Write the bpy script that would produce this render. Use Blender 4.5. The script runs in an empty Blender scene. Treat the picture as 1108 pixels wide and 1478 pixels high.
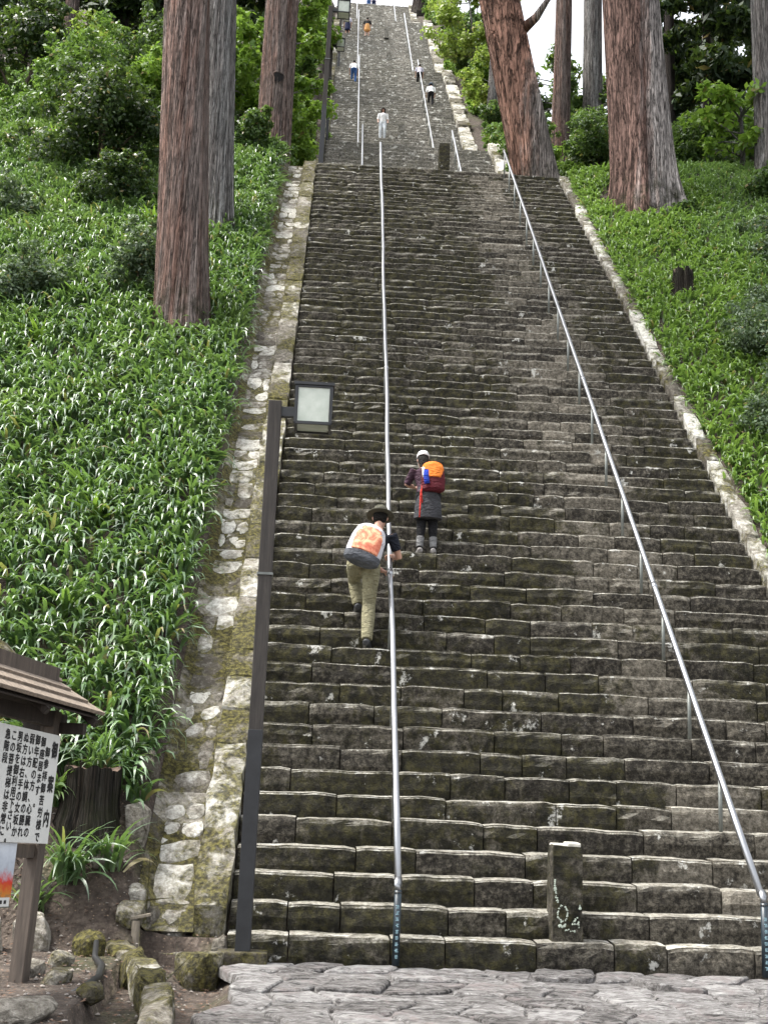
import bpy, math, random
import numpy as np
from mathutils import Vector, Matrix

rnd = random.Random(7)
rng = np.random.default_rng(7)
R = math.radians
scene = bpy.context.scene
COL = scene.collection

# ---------------------------------------------------------------- camera
cam_d = bpy.data.cameras.new('camera')
cam = bpy.data.objects.new('camera', cam_d); COL.objects.link(cam)
scene.camera = cam
cam_d.sensor_fit = 'VERTICAL'; cam_d.sensor_height = 24.0
cam_d.lens = 24.0 * 1762.55 / 1478.0
cam_d.clip_start = 0.1; cam_d.clip_end = 2000
_pt, _ro, _ya = R(12.04), R(2.28), R(2.88)
_fw = Vector((math.sin(_ya)*math.cos(_pt), math.cos(_ya)*math.cos(_pt), math.sin(_pt)))
_r0 = Vector((math.cos(_ya), -math.sin(_ya), 0)); _u0 = _r0.cross(_fw)
_r = _r0*math.cos(_ro) + _u0*math.sin(_ro); _u = _u0*math.cos(_ro) - _r0*math.sin(_ro)
_m = Matrix((_r, _u, -_fw)).transposed().to_4x4(); _m.translation = (-2.411, -10.372, 1.5275)
cam.matrix_world = _m

# ---------------------------------------------------------------- sky, sun, exposure
SUN_EL, SUN_AZ = R(64), R(-88)        # azimuth from +Y, negative = towards -X
world = bpy.data.worlds.new('World'); scene.world = world; world.use_nodes = True
wn = world.node_tree; wn.nodes.clear()
w_out = wn.nodes.new('ShaderNodeOutputWorld'); w_bg = wn.nodes.new('ShaderNodeBackground')
w_sky = wn.nodes.new('ShaderNodeTexSky'); w_sky.sky_type = 'NISHITA'; w_sky.sun_disc = False
w_sky.sun_elevation = SUN_EL; w_sky.sun_rotation = SUN_AZ
w_sky.air_density = 1.0; w_sky.dust_density = 4.0; w_sky.ozone_density = 1.0
w_hs = wn.nodes.new('ShaderNodeHueSaturation'); w_hs.inputs['Saturation'].default_value = 0.22
wn.links.new(w_sky.outputs[0], w_hs.inputs['Color']); wn.links.new(w_hs.outputs[0], w_bg.inputs['Color'])
w_bg.inputs['Strength'].default_value = 0.15
wn.links.new(w_bg.outputs[0], w_out.inputs['Surface'])
sun_d = bpy.data.lights.new('sun', 'SUN'); sun_d.energy = 1.4; sun_d.angle = R(12); sun_d.color = (1, .96, .88)
sun = bpy.data.objects.new('sun', sun_d); COL.objects.link(sun)
_sd = Vector((math.sin(SUN_AZ)*math.cos(SUN_EL), math.cos(SUN_AZ)*math.cos(SUN_EL), math.sin(SUN_EL)))
sun.rotation_euler = _sd.to_track_quat('Z', 'Y').to_euler(); sun.location = (0, 0, 60)
scene.view_settings.view_transform = 'Standard'; scene.view_settings.look = 'None'
scene.view_settings.gamma = 1.0; scene.view_settings.exposure = 1.95
scene.cycles.max_bounces = 6; scene.cycles.transparent_max_bounces = 6

# ---------------------------------------------------------------- helpers: objects
def tag(o, label=None, cat=None, group=None, kind=None):
    if label: o['label'] = label
    if cat: o['category'] = cat
    if group: o['group'] = group
    if kind: o['kind'] = kind
    return o

def empty(name, loc=(0, 0, 0), label=None, cat=None, group=None, kind=None):
    o = bpy.data.objects.new(name, None); COL.objects.link(o); o.location = loc
    o.empty_display_size = .1
    return tag(o, label, cat, group, kind)

def mobj(name, me, mat=None, parent=None, smooth=False):
    if mat is not None:
        if isinstance(mat, (list, tuple)):
            for m in mat: me.materials.append(m)
        else: me.materials.append(mat)
    if smooth: me.shade_smooth()
    o = bpy.data.objects.new(name, me); COL.objects.link(o)
    if parent is not None:
        o.parent = parent
    return o

def mesh_np(name, V, F, smooth=False):
    """V (n,3), F (m,k) all the same k"""
    V = np.asarray(V, np.float32); F = np.asarray(F, np.int32)
    me = bpy.data.meshes.new(name)
    me.vertices.add(len(V)); me.vertices.foreach_set('co', V.ravel())
    n, k = F.shape
    me.loops.add(n*k); me.loops.foreach_set('vertex_index', F.ravel())
    me.polygons.add(n); me.polygons.foreach_set('loop_start', np.arange(0, n*k, k, dtype=np.int32))
    me.update(calc_edges=True)
    if smooth: me.shade_smooth()
    return me

class MB:
    """collects polygons, then builds one mesh"""
    def __init__(s): s.v = []; s.f = []
    def add(s, vs, fs):
        b = len(s.v); s.v += [tuple(v) for v in vs]; s.f += [tuple(i+b for i in f) for f in fs]
    def box(s, c, sz, rot=None, taper=1.0):
        vs = []
        for dz in (-.5, .5):
            t = taper if dz > 0 else 1
            for dx, dy in ((-.5, -.5), (.5, -.5), (.5, .5), (-.5, .5)):
                p = Vector((dx*sz[0]*t, dy*sz[1]*t, dz*sz[2]))
                if rot is not None: p = rot @ p
                vs.append(Vector(c) + p)
        s.add(vs, [(0, 3, 2, 1), (4, 5, 6, 7), (0, 1, 5, 4), (1, 2, 6, 5), (2, 3, 7, 6), (3, 0, 4, 7)])
    def tube(s, pts, rad, n=10, cap=True):
        pts = [Vector(p) for p in pts]
        if not isinstance(rad, (list, tuple)): rad = [rad]*len(pts)
        rings = []
        up = Vector((0, 0, 1))
        for i, p in enumerate(pts):
            t = (pts[min(i+1, len(pts)-1)] - pts[max(i-1, 0)]).normalized()
            a = t.cross(up)
            if a.length < .05: a = t.cross(Vector((1, 0, 0)))
            a.normalize(); b = t.cross(a)
            rings.append([p + (a*math.cos(q) + b*math.sin(q))*rad[i] for q in [2*math.pi*j/n for j in range(n)]])
        vs = [v for r_ in rings for v in r_]; fs = []
        for i in range(len(rings)-1):
            for j in range(n):
                fs.append((i*n+j, i*n+(j+1) % n, (i+1)*n+(j+1) % n, (i+1)*n+j))
        if cap:
            fs.append(tuple(range(n))); fs.append(tuple(range((len(rings)-1)*n, len(rings)*n))[::-1])
        s.add(vs, fs)
    def mesh(s, name, smooth=False, bevel=0):
        import bmesh
        me = bpy.data.meshes.new(name); me.from_pydata(s.v, [], s.f)
        bm = bmesh.new(); bm.from_mesh(me)
        bmesh.ops.recalc_face_normals(bm, faces=bm.faces)
        if bevel:
            bmesh.ops.bevel(bm, geom=list(bm.edges), offset=bevel, segments=2, affect='EDGES', profile=.6)
        bm.to_mesh(me); bm.free()
        if smooth: me.shade_smooth()
        return me
    def obj(s, name, mat, parent=None, smooth=False, bevel=0):
        return mobj(name, s.mesh(name, smooth, bevel), mat, parent)

def wob(p, sc=1.0, seed=0.0):
    """cheap smooth pseudo noise in about -1..1, p (n,3)"""
    p = np.asarray(p, float)*sc
    x, y, z = p[..., 0]+seed*1.7, p[..., 1]-seed*2.3, p[..., 2]+seed*.9
    return (np.sin(1.9*x+1.3*y+.7*z+.3)+np.sin(-1.1*x+2.3*y+1.7*z+1.9)+np.sin(2.7*x-1.9*y+2.1*z+4.1)
            + .6*np.sin(4.3*x+3.1*y-3.7*z+.7)+.6*np.sin(-5.1*x+4.7*y+2.9*z+2.2))/3.2

# ---------------------------------------------------------------- helpers: materials
class NT:
    def __init__(s, name):
        s.m = bpy.data.materials.new(name); s.m.use_nodes = True
        s.t = s.m.node_tree; s.t.nodes.clear()
        s.out = s.t.nodes.new('ShaderNodeOutputMaterial'); s.b = s.t.nodes.new('ShaderNodeBsdfPrincipled')
        s.t.links.new(s.b.outputs[0], s.out.inputs['Surface'])
        s._geo = None
    def n(s, typ, **kw):
        nd = s.t.nodes.new(typ)
        for k, v in kw.items(): setattr(nd, k, v)
        return nd
    def l(s, a, b): s.t.links.new(a, b)
    def put(s, sock, v):
        if hasattr(v, 'is_output') or hasattr(v, 'links'): s.l(v, sock)
        else: sock.default_value = v
    @property
    def geo(s):
        if s._geo is None: s._geo = s.n('ShaderNodeNewGeometry')
        return s._geo
    @property
    def pos(s): return s.geo.outputs['Position']
    def objc(s): return s.n('ShaderNodeTexCoord').outputs['Object']
    def scale(s, vec, xyz):
        mp = s.n('ShaderNodeMapping'); s.l(vec, mp.inputs['Vector']); mp.inputs['Scale'].default_value = xyz
        return mp.outputs[0]
    def noise(s, vec, sc, det=4, rough=.6, dist=0):
        nd = s.n('ShaderNodeTexNoise'); s.l(vec, nd.inputs['Vector'])
        nd.inputs['Scale'].default_value = sc; nd.inputs['Detail'].default_value = det
        nd.inputs['Roughness'].default_value = rough; nd.inputs['Distortion'].default_value = dist
        return nd.outputs['Fac']
    def vor(s, vec, sc, feat='F1'):
        nd = s.n('ShaderNodeTexVoronoi', feature=feat); s.l(vec, nd.inputs['Vector']); nd.inputs['Scale'].default_value = sc
        return nd.outputs['Distance']
    def ramp(s, fac, stops):
        nd = s.n('ShaderNodeValToRGB'); s.l(fac, nd.inputs['Fac'])
        e = nd.color_ramp.elements
        while len(e) < len(stops): e.new(.5)
        for el, (p, c) in zip(e, stops):
            el.position = p; el.color = (c, c, c, 1) if isinstance(c, (int, float)) else (*c, 1)
        return nd.outputs['Color']
    def mix(s, fac, a, b, bt='MIX'):
        nd = s.n('ShaderNodeMix', data_type='RGBA', blend_type=bt)
        s.put(nd.inputs[0], fac)
        for sock, v in ((nd.inputs[6], a), (nd.inputs[7], b)):
            if isinstance(v, tuple): sock.default_value = (*v, 1) if len(v) == 3 else v
            else: s.l(v, sock)
        return nd.outputs[2]
    def math(s, op, a, b=0.0, clamp=False):
        nd = s.n('ShaderNodeMath', operation=op, use_clamp=clamp); s.put(nd.inputs[0], a); s.put(nd.inputs[1], b)
        return nd.outputs[0]
    def xyz(s, vec):
        nd = s.n('ShaderNodeSeparateXYZ'); s.l(vec, nd.inputs[0]); return nd.outputs
    def bump(s, h, st=.5, d=.02):
        nd = s.n('ShaderNodeBump'); s.l(h, nd.inputs['Height']); nd.inputs['Strength'].default_value = st
        nd.inputs['Distance'].default_value = d; s.l(nd.outputs[0], s.b.inputs['Normal'])
    def col(s, c):
        if isinstance(c, tuple): s.b.inputs['Base Color'].default_value = (*c, 1)
        else: s.l(c, s.b.inputs['Base Color'])
    def rough(s, v): s.put(s.b.inputs['Roughness'], v)
    def rand(s):
        o = s.n('ShaderNodeObjectInfo').outputs['Random']
        return s.math('FRACT', s.math('ADD', o, s.geo.outputs['Random Per Island']))

def simple(name, c, rough=.6, metal=0.0, var=.25, sc=8.0, bump=.0):
    t = NT(name); nz = t.noise(t.objc(), sc, 5)
    a = tuple(x*(1-var) for x in c); b = tuple(min(1, x*(1+var)) for x in c)
    t.col(t.ramp(nz, [(.3, a), (.7, b)])); t.rough(rough); t.b.inputs['Metallic'].default_value = metal
    if bump: t.bump(t.noise(t.objc(), sc*5, 3), bump, .01)
    return t.m

def step_mat():
    t = NT('mossy_step_stone'); p = t.pos; X = t.xyz(p); nz = t.xyz(t.geo.outputs['True Normal'])[2]
    big = t.noise(p, .40, 3, .65); mid = t.noise(p, 4.6, 6, .74, .4); fine = t.noise(p, 19, 6, .78); grit = t.noise(p, 60, 3, .7); rn = t.rand()
    stone = t.ramp(t.math('ADD', t.math('ADD', t.math('MULTIPLY', fine, .58), t.math('MULTIPLY', mid, .14)), t.math('MULTIPLY', rn, .13)),
                   [(.34, (.020, .017, .013)), (.41, (.085, .075, .058)), (.47, (.165, .147, .117)), (.55, (.30, .27, .22))])
    # the walked lane is barer, the rest mossier
    lane = t.math('MULTIPLY', t.ramp(t.math('ABSOLUTE', t.math('SUBTRACT', X[0], 1.25)), [(.15, 1.0), (1.0, 0.0)]), .22)
    ml = t.math('SUBTRACT', t.math('ADD', t.math('ADD', t.math('MULTIPLY', mid, .62), t.math('MULTIPLY', big, .52)),
                                   t.math('MULTIPLY', rn, .20)), lane)
    mossf = t.ramp(ml, [(.575, 0.0), (.665, 1.0)])
    moss = t.ramp(t.noise(p, 11, 5, .75), [(.40, (.004, .004, .0015)), (.50, (.0165, .0155, .005)), (.64, (.060, .054, .016))])
    c = t.mix(t.math('MULTIPLY', mossf, .90), stone, moss)
    # worn bare nosings and treads
    wear = t.math('MULTIPLY', t.ramp(nz, [(.28, 0.0), (.60, 1.0)]), t.ramp(t.noise(p, 6, 6, .8), [(.38, .15), (.54, 1.0)]))
    worn = t.ramp(t.noise(p, 30, 4, .7), [(.38, (.25, .23, .18)), (.60, (.64, .61, .53))])
    c = t.mix(t.math('MULTIPLY', wear, .85), c, worn)
    # white lichen crust and painted haze, both stronger high up the hill
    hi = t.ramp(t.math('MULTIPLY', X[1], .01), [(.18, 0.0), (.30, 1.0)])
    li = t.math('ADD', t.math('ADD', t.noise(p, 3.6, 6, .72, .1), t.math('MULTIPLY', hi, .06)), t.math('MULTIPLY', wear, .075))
    c = t.mix(t.math('MULTIPLY', hi, .42), c, t.ramp(fine, [(.38, (.15, .14, .12)), (.60, (.48, .46, .41))]))  # paler stone colour stands in for haze over the upper flights
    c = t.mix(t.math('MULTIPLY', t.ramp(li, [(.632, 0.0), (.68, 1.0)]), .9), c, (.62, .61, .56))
    t.col(c); t.rough(.9); t.b.inputs['Specular IOR Level'].default_value = .25
    t.bump(t.math('ADD', t.math('ADD', t.math('MULTIPLY', mid, .35), fine), t.math('MULTIPLY', grit, .5)), 1.0, .055)
    return t.m

def curb_mat(name, mossy, white):
    t = NT(name); p = t.pos; rn = t.rand()
    fine = t.noise(p, 20, 6, .75); mid = t.noise(p, 4.2, 5, .65, .5); big = t.noise(p, 1.1, 4, .6)
    stone = t.ramp(t.math('ADD', t.math('MULTIPLY', fine, .66), t.math('MULTIPLY', rn, .22)),
                   [(.34, (.085, .075, .060)), (.44, (.20, .182, .152)), (.54, (.36, .335, .29)), (.62, (.50, .475, .43))])
    li = t.ramp(t.math('ADD', t.math('MULTIPLY', mid, .75), t.math('MULTIPLY', rn, .25)), [(.54-white, 0.0), (.70-white, 1.0)])
    c = t.mix(t.math('MULTIPLY', li, .85), stone, t.ramp(fine, [(.38, (.34, .325, .28)), (.5, (.55, .535, .48)), (.62, (.74, .73, .68))]))
    mo = t.ramp(t.math('ADD', t.math('ADD', t.math('MULTIPLY', t.noise(p, 5.5, 6, .75, .4), .55), t.math('MULTIPLY', big, .5)), t.math('MULTIPLY', fine, .12)), [(.59-mossy, 0.0), (.69-mossy, 1.0)])
    moss = t.ramp(t.noise(p, 25, 4, .7), [(.38, (.014, .013, .004)), (.5, (.060, .053, .014)), (.64, (.15, .135, .035))])
    c = t.mix(t.math('MULTIPLY', mo, .92), c, moss)
    t.col(c); t.rough(.92); t.b.inputs['Specular IOR Level'].default_value = .2
    t.bump(t.math('ADD', t.math('MULTIPLY', mid, .5), fine), 1.0, .04)
    return t.m

def bark_mat(name, red, grey, streak=26.0, redside=0.0, shift=0.0):
    t = NT(name); o = t.objc(); X = t.xyz(o)
    ang = t.math('ARCTAN2', X[1], X[0])
    cx = t.n('ShaderNodeCombineXYZ')
    t.l(t.math('COSINE', ang), cx.inputs[0]); t.l(t.math('SINE', ang), cx.inputs[1]); t.l(t.math('MULTIPLY', X[2], .055), cx.inputs[2])
    v = cx.outputs[0]; v2 = t.scale(v, (1, 1, 2.2))
    st = t.noise(v, streak*.55, 7, .72, .25); st2 = t.noise(v, streak*1.8, 5, .75)
    big = t.noise(o, .9, 4, .6)
    f = t.math('ADD', t.math('MULTIPLY', st, .6), t.math('MULTIPLY', st2, .4))
    cr = t.ramp(f, [(.38, tuple(x*.10 for x in red)), (.455, tuple(x*.65 for x in red)), (.51, red), (.60, tuple(min(1, x*2.0) for x in red))])
    cg = t.ramp(f, [(.38, tuple(x*.14 for x in grey)), (.455, tuple(x*.7 for x in grey)), (.51, grey), (.60, tuple(min(1, x*1.9) for x in grey))])
    ck = t.math('ABSOLUTE', t.math('SUBTRACT', t.noise(v2, streak*.30, 4, .6, .3), .5)); ck2 = t.math('ABSOLUTE', t.math('SUBTRACT', t.noise(v2, streak*.75, 3, .6, .2), .5))
    crk = t.math('MULTIPLY', t.ramp(ck, [(.002, .25), (.035, 1.0)]), t.ramp(ck2, [(.0, .5), (.04, 1.0)]))
    g = t.noise(v, 3.0, 4, .6)
    g = t.math('ADD', t.math('MULTIPLY', g, 1.0), t.math('MULTIPLY', big, .35))
    if shift: g = t.math('ADD', g, shift)
    if redside: g = t.math('ADD', g, t.math('MULTIPLY', t.math('COSINE', ang), redside))
    c = t.mix(t.ramp(g, [(.55, 0.0), (.78, 1.0)]), cr, cg)
    c = t.mix(1.0, c, crk, 'MULTIPLY')
    base = t.ramp(X[2], [(.0, 1.0), (.9, 0.0)])
    mm = t.math('MULTIPLY', base, t.ramp(t.noise(o, 4, 5), [(.45, 0.0), (.65, .8)]))
    c = t.mix(mm, c, (.03, .033, .014))
    t.col(c); t.rough(.95); t.b.inputs['Specular IOR Level'].default_value = .15
    t.bump(t.math('ADD', t.math('MULTIPLY', f, .7), t.math('MULTIPLY', crk, .5)), 1.0, .14)
    return t.m

def leaf_mat(name, dark, light, rough=.38, spec=.5, trans=.28, patch=None):
    t = NT(name); rn = t.geo.outputs['Random Per Island']; big = t.noise(t.pos, .7, 3)
    f = t.math('ADD', t.math('MULTIPLY', rn, .7), t.math('MULTIPLY', big, .4))
    c = t.ramp(f, [(.2, dark), (.85, light)])
    if patch:
        c = t.mix(t.ramp(t.math('ADD', t.math('MULTIPLY', t.noise(t.pos, .55, 2), .9), t.math('MULTIPLY', rn, .12)), [(.56, 0.0), (.72, .8)]), c, patch)
    c = t.mix(t.ramp(rn, [(.975, 0.0), (.98, 1.0)]), c, (.22, .17, .06))
    t.col(c); t.rough(rough); t.b.inputs['Specular IOR Level'].default_value = spec
    if spec > .9:
        t.b.inputs['Coat Weight'].default_value = .8; t.b.inputs['Coat Roughness'].default_value = .48; t.b.inputs['Coat IOR'].default_value = 1.7
    tr = t.n('ShaderNodeBsdfTranslucent'); t.l(t.mix(.35, c, (.35, .55, .08), 'MIX'), tr.inputs[0])
    ms = t.n('ShaderNodeMixShader'); ms.inputs[0].default_value = trans
    t.l(t.b.outputs[0], ms.inputs[1]); t.l(tr.outputs[0], ms.inputs[2]); t.l(ms.outputs[0], t.out.inputs['Surface'])
    return t.m

def ground_mat():
    t = NT('forest_soil'); p = t.pos
    f = t.noise(p, 7, 7, .75); g = t.noise(p, 1.2, 4)
    c = t.ramp(f, [(.3, (.018, .012, .008)), (.5, (.055, .040, .030)), (.62, (.10, .078, .062)), (.75, (.20, .165, .14))])
    c = t.mix(t.ramp(g, [(.52, 0.0), (.66, .7)]), c, t.ramp(f, [(.3, (.02, .024, .008)), (.7, (.07, .075, .02))]))
    v = t.vor(p, 26); c = t.mix(t.ramp(v, [(.10, .75), (.2, 0.0)]), c, (.22, .16, .11))
    t.col(c); t.rough(.95); t.bump(t.math('ADD', f, t.math('MULTIPLY', v, .5)), .9, .05)
    return t.m

def paving_mat():
    t = NT('rough_paving_stone'); p = t.pos; rn = t.rand()
    f = t.noise(t.scale(p, (.7, 1.6, 1)), 13, 7, .78, .6); m = t.noise(p, 3.0, 5, .65, .8)
    c = t.ramp(t.math('ADD', t.math('MULTIPLY', f, .85), t.math('MULTIPLY', rn, .12)),
               [(.36, (.035, .031, .028)), (.43, (.15, .138, .130)), (.50, (.265, .252, .243)), (.62, (.50, .485, .47))])
    c = t.mix(t.ramp(m, [(.55, 0.0), (.68, .8)]), c, (.30, .255, .245))
    c = t.mix(t.ramp(t.noise(p, 1.4, 5, .7, .4), [(.66, 0.0), (.74, .8)]), c, (.065, .062, .018))
    pit = t.ramp(t.noise(t.scale(p, (.6, 1.5, 1)), 7, 6, .75, .5), [(.36, .18), (.44, 1.0)]); c = t.mix(1.0, c, pit, 'MULTIPLY')
    t.col(c); t.rough(.85); t.bump(t.math('ADD', f, t.math('MULTIPLY', m, .5)), 1.0, .10)
    return t.m

def wood_mat(name, c, ax=(1, 1, .08), sc=30):
    t = NT(name); o = t.scale(t.objc(), ax); f = t.noise(o, sc, 6, .7, .3); g = t.noise(t.objc(), 3, 4)
    cc = t.ramp(f, [(.3, tuple(x*.45 for x in c)), (.55, c), (.75, tuple(min(1, x*1.6) for x in c))])
    cc = t.mix(t.ramp(g, [(.45, 0.0), (.7, .5)]), cc, tuple(x*.55 for x in c))
    t.col(cc); t.rough(.8); t.bump(f, .4, .01)
    return t.m

def fabric(name, c, var=.25):
    t = NT(name); o = t.objc(); f = t.noise(o, 9, 5, .6, .6)
    t.col(t.ramp(f, [(.3, tuple(x*(1-var) for x in c)), (.7, tuple(min(1, x*(1+var)) for x in c))])); t.rough(.85)
    t.b.inputs['Specular IOR Level'].default_value = .2
    t.bump(t.math('ADD', t.noise(t.scale(o, (1, 1, 2.2)), 9, 3, .55, 1.4), t.math('MULTIPLY', t.noise(o, 160, 2), .05)), .8, .07)
    return t.m

MAT = dict(
    step=step_mat(), curb_l=curb_mat('mossy_curb_stone', .075, .03), gutter=curb_mat('gutter_stone', .0, .10),
    curb_r=curb_mat('white_lichen_curb_stone', .02, .09), gutter_bed=curb_mat('mossy_mortar', .10, -.2),
    rock=curb_mat('garden_rock', .0, -.11), mossrock=curb_mat('moss_covered_rock', .09, -.05), ground=ground_mat(), paving=paving_mat(),
    bark_red=bark_mat('cedar_bark_red', (.25, .150, .118), (.27, .222, .20)),
    bark_grey=bark_mat('cedar_bark_grey', (.24, .215, .20), (.31, .305, .295)),
    bark_split=bark_mat('cedar_bark_two_tone', (.225, .142, .117), (.36, .325, .305), 24, .35, .06),
    bark_lean=bark_mat('cedar_bark_weathered', (.27, .155, .115), (.32, .285, .262), 20, .50, .30),
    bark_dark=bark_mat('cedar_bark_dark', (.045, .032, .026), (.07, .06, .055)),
    iris=leaf_mat('iris_leaf', (.020, .062, .016), (.088, .185, .055), .45, 1.0, .28, (.14, .215, .055)), iris_m=leaf_mat('mid_green_iris_leaf', (.035, .09, .022), (.12, .22, .060), .42, 1.0, .3),
    iris_r=leaf_mat('bright_iris_leaf', (.042, .108, .014), (.17, .28, .050), .42, .95, .35, (.06, .13, .035)),
    bush=leaf_mat('shrub_leaf', (.020, .052, .011), (.085, .150, .036), .45, .5, .30),
    bush_g=leaf_mat('grey_green_shrub_leaf', (.036, .068, .032), (.125, .175, .100), .5, .5, .25),
    bush_b=leaf_mat('bright_shrub_leaf', (.06, .135, .012), (.185, .30, .035), .5, .4, .40),
    bush_shade=leaf_mat('shaded_shrub_leaf', (.009, .026, .006), (.046, .088, .022), .45, .5, .25),  # leaf colour darkened to carry the shade inside the hollow bushes
    bush_m=leaf_mat('mid_green_shrub_leaf', (.035, .085, .014), (.11, .20, .04), .48, .4, .32),
    bush_y=leaf_mat('yellow_green_leaf', (.10, .15, .018), (.27, .33, .06), .5, .4, .40),
    needle=leaf_mat('cedar_needle', (.008, .020, .007), (.024, .048, .016), .6, .25, .12),
    twig=simple('twig', (.06, .045, .03), .9),
    steel=simple('rail_steel', (.30, .305, .315), .36, 1.0, .08, 3),
    paint=simple('rail_post_paint', (.14, .15, .14), .5, .3, .2, 12),
    plate=simple('blue_black_plate', (.012, .022, .030), .4, 0, .3, 20),
    platemark=simple('pale_blue_print', (.32, .50, .56), .5, 0, .2, 20),
    lamp_post=wood_mat('weathered_lamp_post', (.040, .034, .029)), lamp_dark=simple('dark_lamp_metal', (.022, .023, .025), .5, .2),
    wood=wood_mat('sign_post_wood', (.085, .066, .052)), roofwood=wood_mat('sign_roof_wood', (.22, .175, .135), (1, .06, 1), 34),
    darkwood=wood_mat('dark_sign_wood', (.028, .020, .015)), stakewood=wood_mat('grey_stake_wood', (.20, .17, .13)),
    white=simple('white_sign_paint', (.60, .60, .57), .55, 0, .06, 3), ink=simple('black_ink', (.012, .012, .013), .6),
    stump=bark_mat('rotten_stump', (.035, .027, .020), (.05, .045, .036), 18), stumptop=wood_mat('stump_top', (.10, .06, .04)),
    lichen=simple('pale_green_lichen', (.36, .40, .33), .95, 0, .3, 30),
    void=simple('hollow_shade', (.004, .003, .003), 1.0),
    pale_break=simple('pale_broken_stone', (.46, .44, .39), .95, 0, .3, 20, .8),
    pipe=simple('black_pipe', (.012, .012, .013), .45), litter=simple('dead_leaf', (.11, .065, .042), .9, 0, .5, 3),
    pebble=simple('pebble', (.20, .18, .16), .9, 0, .5, 6), pole=simple('pale_pole', (.55, .56, .52), .6),
    skin=simple('skin', (.36, .20, .14), .5, 0, .08, 6), hair=fabric('black_hair', (.006, .005, .004)),
)
def lamp_glass():
    t = NT('frosted_lamp_glass'); o = t.objc(); X = t.xyz(o)
    f = t.noise(o, 6, 4, .6)
    t.col(t.ramp(f, [(.3, (.36, .40, .33)), (.7, (.52, .55, .48))])); t.rough(.12)
    t.b.inputs['Specular IOR Level'].default_value = .7
    return t.m
MAT['lampglass'] = lamp_glass()

# ---------------------------------------------------------------- the hill
RISE, RUN, NA = 16.27/74, 17.53/73, 74
SL = RISE/RUN
W2 = 3.02
FLIGHTS = [  # base y, base z, rise, run, count
    (0.0, 0.0, RISE, RUN, NA),
    (22.65, 16.27, 7.93/24, 8.55/24, 24),
    (34.80, 24.20, 16.3/49, 17.6/49, 49),
    (53.80, 40.50, 14.65/44, 15.8/44, 44),
    (73.60, 55.15, 15.75/48, 17.0/48, 48)]
PY = np.array([-60, -.25, 17.53, 22.65, 31.2, 34.8, 52.4, 53.8, 69.6, 73.6, 90.6, 260.])
PZ = np.array([0, 0, 16.27, 16.27, 24.2, 24.2, 40.5, 40.5, 55.15, 55.15, 70.9, 74.])
def ss(a, b, x):
    t = np.clip((np.asarray(x, float)-a)/(b-a), 0, 1); return t*t*(3-2*t)
def prof(y): return np.interp(y, PY, PZ)
def gz(x, y, rough=1.0):
    x = np.asarray(x, float); y = np.asarray(y, float)
    p = prof(y)
    avgL = np.interp(y, [-60, -.25, 17.53, 90.6, 260], [0, 0, 16.27, 70.9, 95])
    avgR = np.interp(y, [-60, -.25, 17.53, 24, 34, 60, 260], [0, 0, 16.27, 19.8, 24.3, 33, 60])
    kl = ss(4.0, 6.5, -x); ka = 3.7+2.2*ss(24, 31, y); kr = ss(0, 1, (x-ka)/1.7)
    base = np.where(x < 0, p*(1-kl)+avgL*kl, p*(1-kr)+avgR*kr)
    # left bank sits a little above the stair line, with a planting bed at its foot
    up = ss(-.6, .5, y)
    lz = base + .28*up*ss(3.65, 4.1, -x) + .10*ss(3.45, 3.65, -x)*(1-up) + .035*np.clip(-x-4.2, 0, 30)*ss(0, 6, y)
    rz = base + .16*up*ss(3.3, 3.8, x) + .05*np.clip(x-4.0, 0, 12)*ss(0, 6, y)
    z = np.where(x < 0, lz, rz)
    P = np.stack([x, y, z*0], -1)
    side = np.where(x < 0, ss(3.8, 4.8, -x), ss(3.5, 4.4, x))
    z = z + rough*side*(wob(P, .9, 1.0)*.10*ss(-.3, 2, y) + wob(P, 2.6, 3.0)*.03)
    under = np.where(x < 0, 1-ss(3.72, 3.86, -x), 1-ss(3.08, 3.22, x))
    under = np.where(y > -.15, under, 0)
    z = z - under*.30*ss(-.1, .3, y)
    z = np.where((np.abs(x) < 3.7) & (y <= .05), np.minimum(z, -.05), z)
    # trench between the bed and the paving
    z = z - .10*ss(2.9, 3.05, -x)*(1-ss(3.25, 3.45, -x))*(1-ss(-.4, -.1, y))
    return z
def gz1(x, y): return float(gz(np.array([x]), np.array([y]))[0])

def build_ground():
    xs = np.unique(np.concatenate([np.linspace(-120, -16, 27), np.linspace(-16, -4.6, 46), np.linspace(-4.6, -2.9, 35), np.linspace(-2.9, 2.9, 13),
                                   np.linspace(2.9, 4.6, 24), np.linspace(4.6, 16, 46), np.linspace(16, 120, 27)]))
    ys = np.unique(np.concatenate([np.linspace(-60, -4, 20), np.linspace(-4, 3, 71), np.linspace(3, 36, 166), np.linspace(36, 96, 121), np.linspace(96, 260, 30)]))
    X, Y = np.meshgrid(xs, ys); Z = gz(X, Y)-.006
    nx, ny = len(xs), len(ys)
    V = np.stack([X, Y, Z], -1).reshape(-1, 3)
    i = np.arange(ny-1)[:, None]*nx+np.arange(nx-1)[None]
    F = np.stack([i, i+1, i+nx+1, i+nx], -1).reshape(-1, 4)
    o = mobj('ground', mesh_np('ground', V, F, True), MAT['ground']); tag(o, 'dark leaf-strewn forest soil of the hillside', 'ground', kind='structure')
build_ground()

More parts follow.
